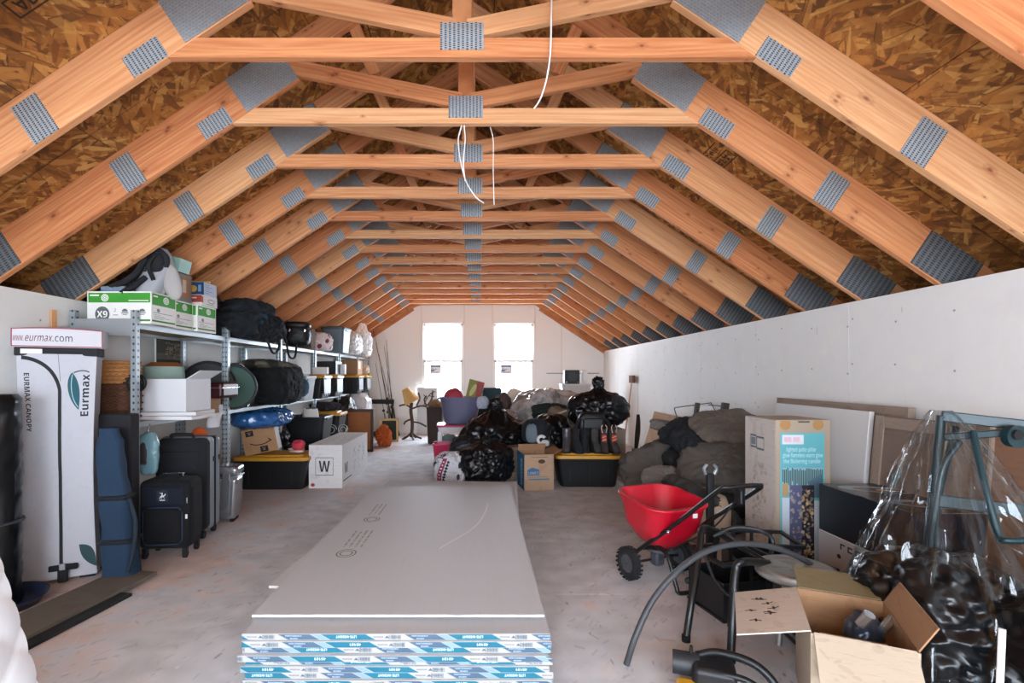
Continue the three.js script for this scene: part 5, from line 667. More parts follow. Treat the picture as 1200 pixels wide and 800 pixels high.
// ---------------------------------------------------------------- right side
{
  // things along the right wall, far part
  const br = thing('broom', 'long broom leaning upside down against the right wall beyond the bags', 'broom', [2.44, 0, -8.6]); part('handle', rod([0, 0.0, 0], [0.16, 1.15, -0.05], 0.013, 0.012), M('#c98d74', 0.6), br); const bh = part('brush_head', rbox(0.05, 0.13, 0.22, 0.012, 0.165, 1.19, -0.05), M('#6a4a38', 0.8), br);
  const bl = thing('shovel_blade', 'black curved plastic blade standing by the brown carton', 'blade', [2.12, 0, -7.05], rad(35)); const ar = [], N = 12; for (let i = 0; i <= N; i++) { const k = i / N; ar.push([0.06 + 0.1 * Math.sin(k * 2.2), 0.12 + k * 0.58]); } for (let i = N; i >= 0; i--) { const k = i / N; ar.push([0.06 + 0.1 * Math.sin(k * 2.2) - 0.01 - 0.07 * Math.sin(k * 2.8), 0.12 + k * 0.58]); } part('blade', extrude(ar, 0.02, 0.003), MP('#1b1c1e', 0.45), bl); part('stem', rod([0.05, 0.0, 0.01], [0.07, 0.2, 0.01], 0.014), black, bl);
  const cb = solo('flat_carton', rbox(0.02, 0.75, 1.0, 0.004, 0, 0.375, 0), card, 'flattened tan carton leaning on the right wall behind the cushion heap', 'carton', [2.38, 0, -7.0]); cb.rotation.z = rad(-17);
  solo('floor_plank', planar(rbox(0.12, 0.02, 0.9, 0.003), 0.6), woodMats[2], 'pale wooden plank on floor beside the boots tote', 'plank', [1.78, 0.01, -6.1], rad(-12)); solo('white_strip', rbox(0.05, 0.025, 0.7, 0.004), white, 'long white plastic strip on floor beside the boots tote', 'strip', [1.68, 0.0125, -5.55], rad(14));

  // heap of upholstered cushions and mats
  const fb = { a: fabric('#655e57', 51, '#c9beb2'), b: fabric('#423e3b', 52), c: fabric('#7d7369', 53, '#d9cfc4'), d: fabric('#23262c', 54), e: fabric('#948e89', 55) };
  const cush = (label, w, h, d, m, [px, py, dd], [rx, ry, rz], seed, name = 'cushion', e = 3.2) => { const o = thing(name, label, 'cushion'); const g = blob({ w, h, d, e, amp: 0.2, freq: 1.7, seed, ridge: 0.55, fine: 0.5, det: 20 }); g.translate(0, -h / 2, 0); part('cushion_body', g, m, o); const loop = []; for (let i = 0; i < 36; i++) { const t = i / 36 * 6.2832, c = Math.cos(t), s = Math.sin(t), k = Math.pow(Math.pow(Math.abs(c), e) + Math.pow(Math.abs(s), e), -1 / e); loop.push(V(c * k * w * 0.495, 0, s * k * d * 0.495)); } part('piping', tube(loop, 0.008, 60, 5, true), m, o); o.position.copy(P(px, py, dd)); o.rotation.set(rad(rx), rad(ry), rad(rz)); return o; };
  cush('large rounded brown grey seat cushion at the bottom edge of the heap', 0.72, 0.3, 0.62, fb.a, [776, 556, 5.0], [62, 20, 14], 1);
  cush('dark seat cushion beneath the whole cushion heap', 0.9, 0.3, 0.8, fb.b, [826, 578, 4.6], [4, 10, 3], 2);
  cush('black cushion standing against the right wall inside the heap', 0.8, 0.26, 0.7, fb.d, [836, 540, 4.75], [8, 25, 6], 3);
  cush('patterned brown grey cushion on top of the heap, touching the wall', 0.58, 0.24, 0.5, fb.c, [850, 505, 4.75], [28, -10, 10], 4);
  cush('patterned grey cushion leaning down the front of the heap with white edge', 0.66, 0.2, 0.44, fb.a, [846, 547, 4.35], [48, -18, 24], 5);
  cush('small charcoal cushion between the two patterned cushions', 0.4, 0.2, 0.36, fb.d, [815, 522, 4.7], [30, 20, -20], 6);
  cush('rumpled light grey cushion low on the heap behind the red hopper', 0.42, 0.17, 0.36, fb.e, [782, 568, 4.5], [40, 0, 0], 7);
  cush('flat dark cushion lying behind the red spreader handle', 0.78, 0.16, 0.4, fb.b, [826, 592, 3.95], [10, 28, -38], 8);
  cush('charcoal blanket folded on the crest of the heap', 0.44, 0.14, 0.34, fb.d, [800, 505, 4.95], [10, 30, 18], 9, 'folded_blanket');
  cush('flat pale grey foam wedge on the crest of the heap', 0.36, 0.1, 0.34, fb.e, [788, 502, 5.2], [8, 10, -12], 10, 'foam_wedge', 6);
  cush('dark mat draped from the heap to the floor', 0.62, 0.12, 0.6, fb.b, [800, 600, 4.3], [20, 0, 0], 11, 'floor_mat');
  // upturned chair on the heap
  const uc = thing('upturned_chair', 'upturned chair with dark legs and thin wire brace on the cushion heap', 'chair'); uc.position.copy(P(828, 490, 5.1)); const dw = M('#3a332d', 0.7);
  part('seat', rbox(0.34, 0.03, 0.3, 0.01, 0.0, 0.0, 0), white, uc); part('seat_back', rbox(0.22, 0.12, 0.02, 0.004, 0.02, 0.06, -0.1), white, uc); for (const [x, r] of [[-0.12, 0.028], [0.16, 0.05]]) { const l = part('leg', rbox(r * 1.3, 0.16, 0.05, 0.006, 0, 0.08, 0), dw, uc); l.position.set(x, 0, 0.02); l.rotation.z = rad(-8); } part('wire_brace', tube([[-0.3, -0.02, 0.04], [-0.34, 0.1, 0.04], [-0.3, 0.115, 0.04], [0.0, 0.155, 0.04], [0.03, 0.15, 0.04], [0.12, -0.02, 0.04]], 0.005, 60, 6), M('#4a4a48', 0.5), uc); part('wire_brace', rod([0.0, 0.14, 0.04], [0.2, 0.12, 0.03], 0.005), M('#4a4a48', 0.5), uc);
  const cl = thing('metal_clamp', 'black metal clamp with grey jaws above the spreader handle', 'clamp'); cl.position.copy(P(832, 566, 3.5)); part('jaw', tube([[-0.03, 0.06, 0], [-0.04, 0.1, 0], [-0.02, 0.13, 0]], 0.011, 12, 6), rim, cl); part('jaw', tube([[0.03, 0.06, 0], [0.045, 0.1, 0], [0.025, 0.13, 0]], 0.011, 12, 6), rim, cl); part('stem', rbox(0.05, 0.6, 0.04, 0.01, 0, -0.23, 0), black, cl);
  const dr = thing('beige_drum', 'plain beige round drum behind the spreader handle', 'drum', [1.72, 0, -3.82]); part('drum_body', new THREE.LatheGeometry([[0, 0], [0.13, 0], [0.16, 0.04], [0.165, 0.24], [0.13, 0.34], [0.05, 0.37], [0, 0.37]].map((p) => new THREE.Vector2(...p)), 32), MP('#b59c84', 0.5), dr); part('cap', cyl(0.045, 0.04, 0.03, 0, 0.385, 0, 20), MP('#8d7a68', 0.5), dr);

  // red broadcast spreader
  const sp = thing('spreader', 'red broadcast spreader with black tube handle and two wheels', 'spreader', [1.1, 0, -3.17], rad(21.7)), rd = MP('#c01028', 0.35, { clearcoat: 0.3 });   // local x along the axle, +z towards the handle
  const ringH = (w, d, yy, z, tilt = 0) => { const r = rrect(w, d, Math.min(w, d) * 0.3, yy, 0, z, 6); r.forEach((p) => { p.y -= tilt * (p.z - z); }); return r; };
  part('hopper', loft([ringH(0.12, 0.12, 0.2, 0.06), ringH(0.24, 0.22, 0.24, 0.06, 0.03), ringH(0.38, 0.34, 0.34, 0.06, 0.08), ringH(0.43, 0.4, 0.48, 0.06, 0.13), ringH(0.46, 0.43, 0.49, 0.06, 0.13), ringH(0.46, 0.43, 0.505, 0.06, 0.13), ringH(0.42, 0.39, 0.505, 0.06, 0.13), ringH(0.36, 0.32, 0.35, 0.06, 0.08), ringH(0.22, 0.2, 0.26, 0.06, 0.03)]), rd, sp);
  for (const [x, z, yy] of [[0.05, -0.135, 0.5], [0.06, 0.268, 0.43]]) { const s = part('sticker', rbox(0.035, 0.026, 0.002, 0.0005), white, sp); s.position.set(x, yy, z); }
  const tire = M('#1d1d1f', 0.85), hub = M('#4b4d52', 0.5);
  for (const s of [-1, 1]) { const w = part('wheel', new THREE.TorusGeometry(0.072, 0.026, 12, 32).rotateY(Math.PI / 2), tire, sp); w.position.set(s * 0.2, 0.098, 0); const knobs = []; for (let i = 0; i < 22; i++) { const a = i / 22 * 6.2832; knobs.push(box(0.05, 0.006, 0.014).rotateX(-a).translate(0, 0.097 * Math.cos(a), -0.097 * Math.sin(a))); } part('tread', merge(knobs), tire, w).userData.kind = 'stuff'; part('hub', cyl(0.058, 0.058, 0.034).rotateZ(Math.PI / 2), hub, w); for (let i = 0; i < 5; i++) { const a = i * 1.257; part('spoke', box(0.04, 0.05, 0.012, 0, 0.03, 0).rotateX(a), hub, w); } }
  part('axle', rod([-0.22, 0.098, 0], [0.22, 0.098, 0], 0.008), black, sp); part('gearbox', rbox(0.07, 0.09, 0.07, 0.02, 0, 0.11, 0.02), hub, sp); part('impeller', cyl(0.1, 0.1, 0.015, 0, 0.185, 0.05, 28), hub, sp); for (let i = 0; i < 4; i++) part('vane', box(0.09, 0.025, 0.006, 0.05, 0.2, 0).rotateY(i * 1.571).translate(0, 0, 0.05), hub, sp);
  const h0 = [-0.14, 0.2, 0.06], hm = MP('#161718', 0.35);
  part('handle', tube([[-0.15, 0.16, 0.0], [-0.15, 0.2, 0.05], [-0.13, 0.42, 0.32], [-0.12, 0.66, 0.6], [-0.09, 0.685, 0.64], [0.09, 0.685, 0.66], [0.13, 0.65, 0.62], [0.14, 0.42, 0.32], [0.15, 0.2, 0.05], [0.15, 0.16, 0.0]], 0.0125, 90, 8), hm, sp); part('lever', rbox(0.03, 0.08, 0.05, 0.01, 0.1, 0.6, 0.54), black, sp); part('control_cable', tube([[0.1, 0.58, 0.52], [0.06, 0.4, 0.4], [0.03, 0.22, 0.16]], 0.005, 20, 5), rubber, sp);
  part('stand', tube([[-0.1, 0.24, 0.12], [-0.1, 0.2, 0.22], [-0.1, 0.05, 0.29], [-0.08, 0.014, 0.3], [0.08, 0.014, 0.3], [0.1, 0.05, 0.29], [0.1, 0.2, 0.22], [0.1, 0.24, 0.12]], 0.0125, 70, 8), hm, sp); for (const s of [-1, 1]) part('bolt', new THREE.SphereGeometry(0.012, 10, 8).translate(s * 0.14, 0.36, 0.27), chrome, sp); part('frame_bar', rod([-0.14, 0.2, 0.06], [0.14, 0.2, 0.06], 0.01), hm, sp);

  // tall carton with turquoise picture
  const pic = canvasTex(384, 1000, (g, W, H) => {
    g.fillStyle = '#b5a48f'; g.fillRect(0, 0, W, H); g.fillStyle = '#b98a56'; for (const x of [70, 300]) { g.beginPath(); g.arc(x, 28, 38, 0, 7); g.fill(); } g.fillStyle = '#4d453c'; g.fillRect(160, 4, 80, 10);
    g.fillStyle = '#6cc0c8'; g.fillRect(34, 86, 310, 914); g.fillStyle = '#ecebf0'; g.fillRect(48, 100, 150, 66); g.fillStyle = '#e9c9d6'; g.fillRect(62, 116, 50, 34); g.fillRect(124, 116, 46, 34);
    g.fillStyle = '#d7f2f4'; g.font = '38px sans-serif'; g.fillText('lighted patio pillar', 76, 216, 210); g.fillText('glow flameless warm glow', 52, 256, 280); g.fillText('the flickering candle', 56, 298, 260);
    g.fillStyle = '#9fc3d6'; g.fillRect(48, 330, 280, 170); const r = rngOf(6); g.fillStyle = '#2f5a46'; for (let i = 0; i < 26; i++) { const x = 50 + i * 11; g.fillRect(x, 330 + r() * 20, 7, 90 + r() * 60); } g.fillStyle = '#5a7a8c'; g.beginPath(); g.moveTo(230, 430); g.lineTo(328, 370); g.lineTo(328, 540); g.lineTo(230, 540); g.fill(); g.fillStyle = '#c9a06a'; g.fillRect(50, 440, 40, 90); g.fillStyle = '#d5e0e8'; g.fillRect(48, 540, 54, 460); g.fillRect(272, 560, 58, 440);
    g.fillStyle = '#5e6486'; g.fillRect(100, 452, 88, 548); g.fillStyle = '#2c2a3a'; g.fillRect(186, 452, 86, 548); for (let i = 0; i < 150; i++) { const x = 106 + r() * 160, y = 480 + r() * 500; g.fillStyle = x > 186 ? ['#d8c49a', '#b89a6a', '#8c7a66'][i % 3] : ['#8f8aa0', '#b3a59a', '#6e6a86'][i % 3]; g.beginPath(); g.ellipse(x, y, 6 + r() * 9, 5 + r() * 8, r() * 3, 0, 7); g.fill(); }
  });
  const sideP = cardTex('#d6cec6', 81, (g) => { g.strokeStyle = '#555f66'; g.lineWidth = 3; g.strokeRect(50, 34, 50, 22); g.strokeRect(104, 36, 60, 22); g.fillStyle = '#7d8890'; g.fillRect(54, 38, 40, 14); g.globalAlpha = 0.25; g.fillStyle = '#8a7460'; const r = rngOf(2); for (let i = 0; i < 90; i++) g.fillRect(60 + r() * 120, 80 + r() * 160, 6 + r() * 20, 2 + r() * 6); g.globalAlpha = 1; });
  const tallF = new THREE.MeshStandardMaterial({ map: pic, roughness: 0.55 }), tallS = new THREE.MeshStandardMaterial({ map: sideP, roughness: 0.85 });
  cartonBox('tall_carton', 'tall tan carton with turquoise picture panel standing before the wall', 'carton', [0.365, 0.955, 0.38], [2.145, 0, -3.54], 0, [tallS, tallS, cardPale, card, tallF, tallF]);
  // navy box on white box
  const vt = canvasTex(256, 128, (g) => { g.fillStyle = '#c7c8cc'; g.fillRect(0, 0, 256, 128); g.save(); g.translate(150, 34); g.rotate(Math.PI); g.fillStyle = '#2a2c34'; g.font = 'bold 24px sans-serif'; g.restore(); g.fillStyle = '#33353d'; for (let i = 0; i < 6; i++) { g.fillRect(70 + i * 22, 12, 14, 4); g.fillRect(70 + i * 22, 12, 4, 16); if (i % 2) g.fillRect(70 + i * 22, 24, 14, 4); } g.beginPath(); g.arc(66, 50, 6, 0, 7); g.fill(); });
  const wM = new THREE.MeshStandardMaterial({ map: vt, roughness: 0.8 });
  cartonBox('white_carton', 'low white printed carton under the navy box', 'carton', [0.48, 0.278, 0.7], [2.39, 0, -2.85], 0, [wM, wM, white, white, wM, wM]);
  const topN = print(256, 256, (g) => { const gr = ['#1b2530', '#8fa4b0', '#d9a878', '#e8c8a0', '#3a4048']; g.fillStyle = gr[0]; g.fillRect(0, 0, 256, 256); g.fillStyle = gr[1]; g.beginPath(); g.ellipse(130, 130, 120, 60, 0.5, 0, 7); g.fill(); g.fillStyle = '#7c5a40'; g.beginPath(); g.ellipse(130, 140, 80, 38, 0.5, 0, 7); g.fill(); g.fillStyle = gr[2]; g.beginPath(); g.ellipse(150, 150, 36, 14, 0.5, 0, 7); g.fill(); }, 0.25), nav = MP('#0d1824', 0.35);
  cartonBox('navy_box', 'glossy navy box with picture on top, stacked on the white carton', 'box', [0.46, 0.288, 0.7], [2.385, 0.2785, -2.85], 0, [nav, nav, topN, nav, nav, nav]);
  // panels leaning on the right wall
  const lean = (name, label, cat, w, h, t, x, d, m, a, extra) => { const o = thing(name, label, cat, [x, 0.0, -d]); o.rotation.z = rad(-a); part('panel', rbox(t, h, w, 0.004, 0, h / 2, 0), m, o); if (extra) extra(o, w, h, t); return o; };
  const stile = (m) => (o, w, h, t) => { for (const s of [-1, 1]) part('stile', rbox(0.012, h - 0.002, 0.07, 0.003, -t / 2 - 0.004, h / 2, s * (w / 2 - 0.036)), m, o); for (const y of [0.04, h - 0.04]) part('rail', rbox(0.012, 0.07, w - 0.15, 0.003, -t / 2 - 0.004, y, 0), m, o); };
  lean('door_panel', 'white flat door panel leaning on the wall behind the tall carton', 'panel', 1.05, 1.02, 0.035, 2.46, 3.8, M('#d9d6d3', 0.7), 5);
  lean('flat_carton', 'long brown flat carton leaning behind the white door panel', 'carton', 1.35, 1.06, 0.05, 2.53, 3.72, cardGrey, 4.5);
  lean('framed_panel', 'grey brown framed panel leaning right behind the navy box', 'panel', 0.5, 1.0, 0.03, 2.47, 2.98, kraft('#8d7d74', 0.9), 5, stile(kraft('#a39489', 0.9)));
  lean('flat_carton', 'worn brown flat carton leaning behind the teal frame', 'carton', 0.62, 1.02, 0.05, 2.5, 2.36, kraft('#94705a', 0.9), 5);
  lean('framed_panel', 'taupe framed panel between the navy box and teal frame', 'panel', 0.4, 1.0, 0.04, 2.49, 2.86 - 0.16, kraft('#9a8a80', 0.9), 4.2, stile(kraft('#83746a', 0.9)));
  // teal frame under clear sheet
  const tf = thing('patio_frame', 'teal painted metal patio frame under the clear plastic sheet', 'frame'), tm = MP('#0f2f35', 0.4);
  const A = P(1103, 487, 2.2), B = P(1215, 500, 2.05), C = P(1086, 660, 2.25), D = P(1140, 505, 2.1), E = P(1170, 625, 1.95), G = P(1215, 632, 1.9);
  const strip = (a, b, w, t) => { const d = b.clone().sub(a), g = rbox(d.length(), w, t, 0.005); g.applyQuaternion(new THREE.Quaternion().setFromUnitVectors(V(1, 0, 0), d.normalize())); const c = a.clone().add(b).multiplyScalar(0.5); return g.translate(c.x, c.y, c.z); };
  part('arm', strip(A, B, 0.045, 0.03), tm, tf); part('arm', strip(P(1106, 512, 2.2), P(1190, 506, 2.05), 0.03, 0.025), tm, tf); part('hinge', cyl(0.045, 0.045, 0.03, 0, 0, 0, 24).rotateX(Math.PI / 2).translate(...P(1189, 511, 2.04).toArray()), tm, tf); part('hinge_pin', cyl(0.02, 0.02, 0.036, 0, 0, 0, 12).rotateX(Math.PI / 2).translate(...P(1189, 509, 2.03).toArray()), rubber, tf);
  const foot = (p) => V(p.x, 0.02, p.z); part('leg', tube([A, A.clone().lerp(C, 0.5), C, foot(C)], 0.018, 30, 8), tm, tf); part('leg', tube([P(1120, 500, 2.2), P(1098, 600, 2.3), foot(P(1098, 600, 2.3))], 0.014, 30, 8), tm, tf); part('brace', tube([P(1125, 517, 2.1), P(1106, 545, 2.1), P(1098, 585, 2.1), P(1090, 640, 2.12)], 0.011, 30, 8), tm, tf); part('leg', tube([D, P(1152, 560, 2.02), E, P(1180, 633, 1.92), G], 0.012, 40, 8), tm, tf); part('rail', strip(P(1090, 585, 2.2), P(1215, 600, 2.0), 0.05, 0.025), tm, tf); part('rail', strip(P(1090, 690, 2.2), P(1215, 700, 2.0), 0.05, 0.025), tm, tf); part('leg', tube([G, foot(G)], 0.012, 12, 8), tm, tf);
  const film = new THREE.MeshPhysicalMaterial({ color: '#f2f6f8', roughness: 0.06, transmission: 1, thickness: 0, ior: 1.5, side: THREE.DoubleSide, specularIntensity: 1 });
  const ps = thing('plastic_sheet', 'clear crinkled plastic sheet draped over the teal frame', 'plastic sheet', [A.x, 0, A.z]), rows = 70, cols = 140, gp = [], gi = [], gu = [];
  const apexY = A.y + 0.012;
  for (let j = 0; j <= rows; j++) for (let i = 0; i <= cols; i++) {
    const k = j / rows, t = i / cols * 6.2832, dirx = Math.cos(t), dirz = Math.sin(t);
    const spread = 0.03 + Math.pow(k, 0.85) * (0.44 + 0.08 * Math.cos(t * 2 + 0.4) + 0.08 * Math.sin(t) + 0.06 * Math.cos(t)), fold = 0.11 * k * (1 - Math.abs(N3(dirx * 2.6 + 4, k * 1.2, dirz * 2.6)) * 3) * 0.5 + 0.04 * k * (1 - Math.abs(N3(dirx * 7, k * 4, dirz * 7)) * 3) + 0.008 * (1 - Math.abs(N3(dirx * 7, k * 9, dirz * 7)) * 2.5);
    const q = spread + fold, x = Math.min(dirx * q, XR - A.x - 0.13), y = apexY * (1 - Math.pow(k, 1.05)) + 0.012 + 0.02 * N3(dirx * 5, k * 6, dirz * 5) * k;
    gp.push(x, Math.max(0.004, y), dirz * q); gu.push(i / cols, k);
  }
  for (let j = 0; j < rows; j++) for (let i = 0; i < cols; i++) { const a = j * (cols + 1) + i, b = a + 1, c = a + cols + 1, d = c + 1; gi.push(a, c, b, b, c, d); }
  const sg = new THREE.BufferGeometry(); sg.setAttribute('position', new THREE.Float32BufferAttribute(gp, 3)); sg.setAttribute('uv', new THREE.Float32BufferAttribute(gu, 2)); sg.setIndex(gi); sg.computeVertexNormals(); part('sheet', sg, film, ps);
  bag('garbage_bag', 'black garbage bag under the clear sheet beside the cardboard box', { w: 0.6, h: 0.5, d: 0.5, e: 2.4, amp: 0.17, freq: 1.6, seed: 201, ridge: 0.9, fine: 0.4, det: 28 }, bagBlack, [1.9, 0, -2.1], 0.4, undefined, false);
  bag('garbage_bag', 'black garbage bag under the clear sheet against the leaning cartons', { w: 0.56, h: 0.46, d: 0.6, e: 2.4, amp: 0.17, freq: 1.6, seed: 203, ridge: 0.9, fine: 0.4, det: 28 }, bagBlack, [2.14, 0, -1.72], 1.4, undefined, false);
  solo('white_strip', rod([0, 0, 0], [0.05, 0.42, -0.03], 0.013, 0.013, 4), white, 'short white plastic slat leaning on the black bag under the clear sheet', 'strip', [1.66, 0.0, -1.62]);
  // black tubular stand with crates
  const st = thing('tube_stand', 'black tubular steel stand with bent legs beside the red spreader', 'stand'); const L1 = P(804, 750, 2.37), L2 = P(856, 775, 2.2); L1.y = L2.y = 0.012; const t1 = P(822, 628, 2.6), t2 = P(862, 668, 2.3), t3 = P(872, 658, 2.32), t4 = P(900, 660, 2.5);
  part('leg', tube([L1, P(811, 700, 2.42), P(820, 640, 2.56), t1.clone().add(V(0.02, 0.03, -0.03)), P(840, 622, 2.75)], 0.017, 50, 10), hm, st); part('leg', tube([L2, P(859, 720, 2.24), t2, t3, t4], 0.018, 50, 10), hm, st); for (const [p, q] of [[L1, 0.02], [L2, 0.021]]) part('foot_cap', cyl(q, q, 0.03, p.x, 0.015, p.z, 14), rubber, st); part('sleeve', rod(P(858, 735, 2.23), P(861, 690, 2.27), 0.021), hm, st); part('crossbar', rod(P(840, 624, 2.75), t4, 0.014), hm, st); part('leg', tube([P(842, 624, 2.75), P(835, 660, 2.85), V(P(835, 660, 2.85).x, 0.012, -2.85)], 0.015, 20, 8), hm, st); part('leg', tube([t4, P(902, 700, 2.6), V(P(902, 700, 2.6).x, 0.012, -2.6)], 0.015, 20, 8), hm, st); part('knob', new THREE.SphereGeometry(0.016, 10, 8).translate(...P(806, 680, 2.5).toArray()), rubber, st);
  const crate = (label, w, h, d, pos, turn) => { const o = thing('plastic_crate', label, 'crate', pos, turn); const t = 0.012; part('floor_panel', box(w, t, d, 0, t / 2, 0), black, o); for (const s of [-1, 1]) { part('rim', rbox(w, 0.022, 0.02, 0.004, 0, h - 0.011, s * (d / 2 - 0.01)), black, o); part('rim', rbox(0.02, 0.022, d - 0.04, 0.004, s * (w / 2 - 0.01), h - 0.011, 0), black, o); part('side_wall', box(w - 0.01, h * 0.6, 0.005, 0, h * 0.35, s * (d / 2 - 0.008)), black, o); part('side_wall', box(0.005, h * 0.6, d - 0.02, s * (w / 2 - 0.008), h * 0.35, 0), black, o); for (let i = -1; i <= 1; i++) part('slat', box(0.02, h * 0.35, 0.006, i * w * 0.3, h * 0.8, s * (d / 2 - 0.009)), black, o); } return o; };
  crate('open black plastic crate under the stand beside the bent leg', 0.34, 0.3, 0.3, [1.36, 0, -2.72], rad(12)); crate('open black plastic crate against the tall carton', 0.36, 0.3, 0.3, [1.66, 0, -2.98], rad(-8)); crate('low black crate stacked inside the crate row beside the metal stool', 0.3, 0.28, 0.26, [1.62, 0, -2.6], rad(20));
  solo('drain_hose', tube([V(0.62, 0.022, -2.14), P(745, 745, 2.14), P(765, 703, 2.18), P(795, 668, 2.22), P(830, 645, 2.28), P(868, 637, 2.35), P(905, 641, 2.42), P(935, 652, 2.46), P(960, 668, 2.48)], 0.0135, 120, 10), M('#3f4144', 0.5), 'thick grey flexible hose arching from floor over the black stand', 'hose'); solo('garden_hose', tube([P(836, 628, 2.7), P(860, 618, 2.7), P(892, 622, 2.65), P(906, 640, 2.6), P(890, 690, 2.7), V(1.5, 0.02, -2.4)], 0.011, 80, 8), M('#2a2b2c', 0.5), 'thin black hose looped round the black crates', 'hose'); solo('power_cable', tube([P(826, 650, 2.55), P(838, 680, 2.5), P(858, 700, 2.45), P(880, 706, 2.4), V(1.45, 0.015, -2.2)], 0.008, 60, 6), rubber, 'black cable sagging below the stand', 'cable');
  // metal stool
  const ms = thing('metal_stool', 'worn round galvanised metal stool behind the open cardboard box', 'stool', [1.52, -0.065, -2.42]); const gm = new THREE.MeshStandardMaterial({ roughness: 0.38, metalness: 0.55, map: canvasTex(256, 256, (g) => { const r = rngOf(31); g.fillStyle = '#a5a39e'; g.fillRect(0, 0, 256, 256); for (let i = 0; i < 200; i++) { g.globalAlpha = 0.2; g.fillStyle = ['#77746e', '#cfcdc8', '#5c544a', '#8d8478'][Math.floor(r() * 4)]; g.beginPath(); g.ellipse(r() * 256, r() * 256, 2 + r() * 26, 2 + r() * 12, r() * 3, 0, 7); g.fill(); } }) });
  part('seat', new THREE.LatheGeometry([[0, 0.385], [0.1, 0.388], [0.13, 0.398], [0.16, 0.4], [0.175, 0.392], [0.178, 0.36], [0.17, 0.35], [0.165, 0.37], [0, 0.37]].map((p) => new THREE.Vector2(...p)), 48), gm, ms); for (let i = 0; i < 3; i++) { const a = i * 2.094 + 0.5; part('leg', rod([0.16 * Math.cos(a), 0.066, 0.16 * Math.sin(a)], [0.09 * Math.cos(a), 0.37, 0.09 * Math.sin(a)], 0.014), gm, ms); } part('drum', cyl(0.1, 0.1, 0.16, 0, 0.29, 0, 28), M('#55534f', 0.6, { metalness: 0.4 }), ms);
  // open cardboard box
  const scr = cardTex('#d6cabc', 55, (g) => { g.strokeStyle = '#3a2c22'; g.fillStyle = '#3a2c22'; g.lineWidth = 4; const r = rngOf(9); for (let i = 0; i < 8; i++) { const x = 30 + r() * 110, y = 50 + r() * 160; g.beginPath(); g.moveTo(x, y); g.quadraticCurveTo(x + 20, y - 8 + r() * 16, x + 44, y - 10 + r() * 20); g.stroke(); g.beginPath(); g.ellipse(x + 24, y, 9, 5, r() * 2, 0, 7); g.fill(); } });
  const fl = new THREE.MeshStandardMaterial({ map: scr, roughness: 0.85 }), bm = { front: cardPale, left: cardPale, right: card, back: card };
  const cbx = openBox('cardboard_box', 'open worn cardboard box with splayed flaps full of metal parts', [0.3, 0.355, 0.42], [1.375, 0, -1.874], rad(-26), bm, { right: [30, 0.1] }, card);
  const flap = (w, h, m, px, pos, rx, ry, rz) => { const f = part('flap', box(w, 0.005, h, px, 0, 0), m, cbx); f.position.set(...pos); f.rotation.set(rad(rx), rad(ry), rad(rz)); return f; };
  flap(0.24, 0.4, fl, -0.12, [-0.148, 0.359, 0], 0, 0, 16); const ff = part('flap', box(0.28, 0.005, 0.2, 0, 0, 0.1), cardPale, cbx); ff.position.set(0, 0.359, 0.208); ff.rotation.x = rad(40); const bf = part('flap', box(0.28, 0.005, 0.2, 0, 0, -0.1), kraft('#8d8262', 0.88), cbx); bf.position.set(0, 0.359, -0.208); bf.rotation.x = rad(6);
  const mp = thing('metal_fitting', 'dark metal bracket with chrome bolts lying in the open cardboard box', 'fitting', [1.43, 0.17, -1.88], 0.4); part('bracket', blob({ w: 0.14, h: 0.2, d: 0.1, amp: 0.3, freq: 3, seed: 61, det: 12 }), M('#4a5260', 0.35, { metalness: 0.7 }), mp); part('bolt', rod([0.02, 0.15, 0.05], [0.14, 0.17, 0.03], 0.016), chrome, mp); part('bolt', rod([-0.05, 0.17, 0.02], [-0.05, 0.22, 0.05], 0.02), chrome, mp);
  cartonBox('inner_carton', 'small pale carton packed inside the open cardboard box', 'box', [0.2, 0.3, 0.14], [1.31, 0.006, -1.75], rad(-26), cardPale);
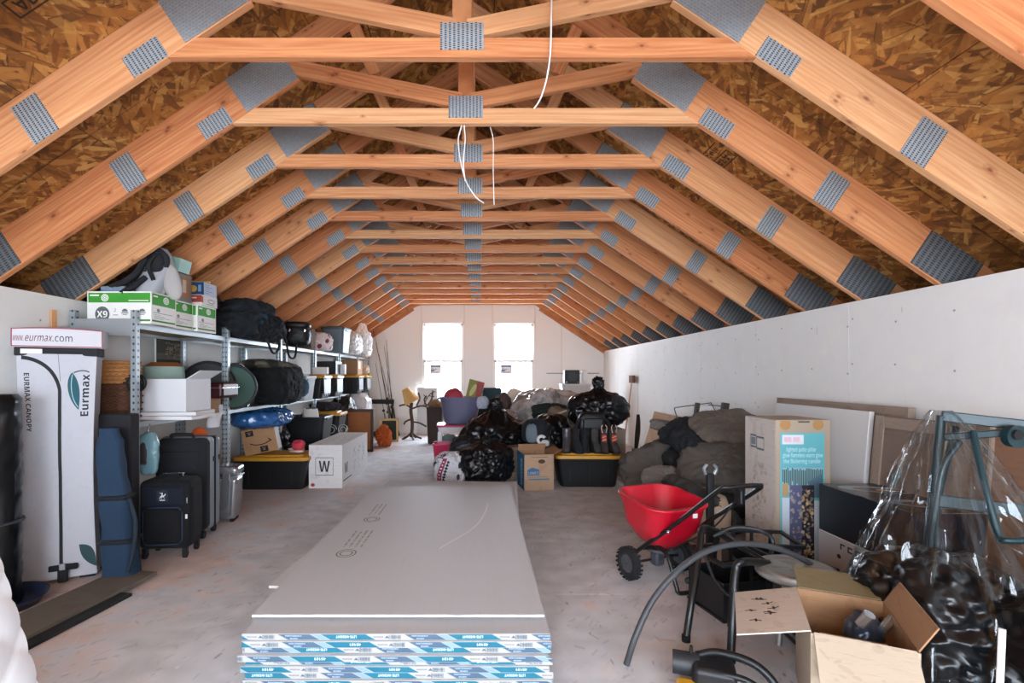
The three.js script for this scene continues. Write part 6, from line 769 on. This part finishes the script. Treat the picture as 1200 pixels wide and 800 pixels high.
  // yellow and black tool
  const tl = thing('power_tool', 'yellow and black power tool lying on floor beside the cardboard box', 'tool', [0.86, 0, -2.0], rad(-20)), yl = MP('#d8a11a', 0.4); part('tool_body', rbox(0.16, 0.1, 0.14, 0.025, 0.06, 0.075, 0.0, 3), MP('#1c1d1f', 0.5), tl); part('guard', rbox(0.12, 0.06, 0.1, 0.02, -0.02, 0.035, 0.08, 3), yl, tl, 'yellow guard'); part('handle', tube([[0.0, 0.12, -0.04], [0.08, 0.15, -0.03], [0.2, 0.145, 0.0], [0.27, 0.09, 0.03], [0.26, 0.03, 0.05]], 0.016, 30, 8), black, tl); part('handle', tube([[0.06, 0.11, 0.05], [0.16, 0.11, 0.06], [0.24, 0.08, 0.08]], 0.013, 20, 8), black, tl); part('motor', cyl(0.045, 0.045, 0.1, 0, 0, 0, 20).rotateZ(Math.PI / 2).translate(-0.04, 0.09, -0.02), MP('#2a2c30', 0.5), tl); part('switch_knob', cyl(0.008, 0.006, 0.03, -0.02, 0.15, -0.02, 8), rubber, tl);
}
// ---------------------------------------------------------------- cables hanging from the trusses
{
  const cm = M('#e6e4df', 0.6);
  solo('hanging_cable', tube([P(647, -30, 2.28), P(646, 20, 2.28), P(645, 60, 2.28), P(641, 90, 2.3), P(634, 114, 2.34), P(626, 127, 2.38)], 0.004, 60, 6), cm, 'white electric cable hanging past the nearest two collar ties', 'cable');
  solo('hanging_cable', tube([P(541, 147, 2.93), P(537, 165, 2.93), P(540, 190, 2.93), P(546, 212, 2.95), P(557, 230, 2.97), P(567, 238, 3.0)], 0.004, 60, 6), cm, 'white electric cable with loose curled end below the centre plates', 'cable');
  solo('hanging_cable', tube([P(544, 147, 2.92), P(545, 165, 2.92), P(543, 190, 2.92), P(545, 212, 2.93)], 0.004, 40, 6), cm, 'short straight white cable beside the curled one', 'cable');
  solo('hanging_cable', tube([P(574, 147, 3.0), P(578, 165, 3.0), P(578, 200, 3.0), P(579, 240, 3.0)], 0.003, 40, 6), cm, 'thin white cable hanging apart to the side of the curled one', 'cable');
}

renderer.render(scene, camera);
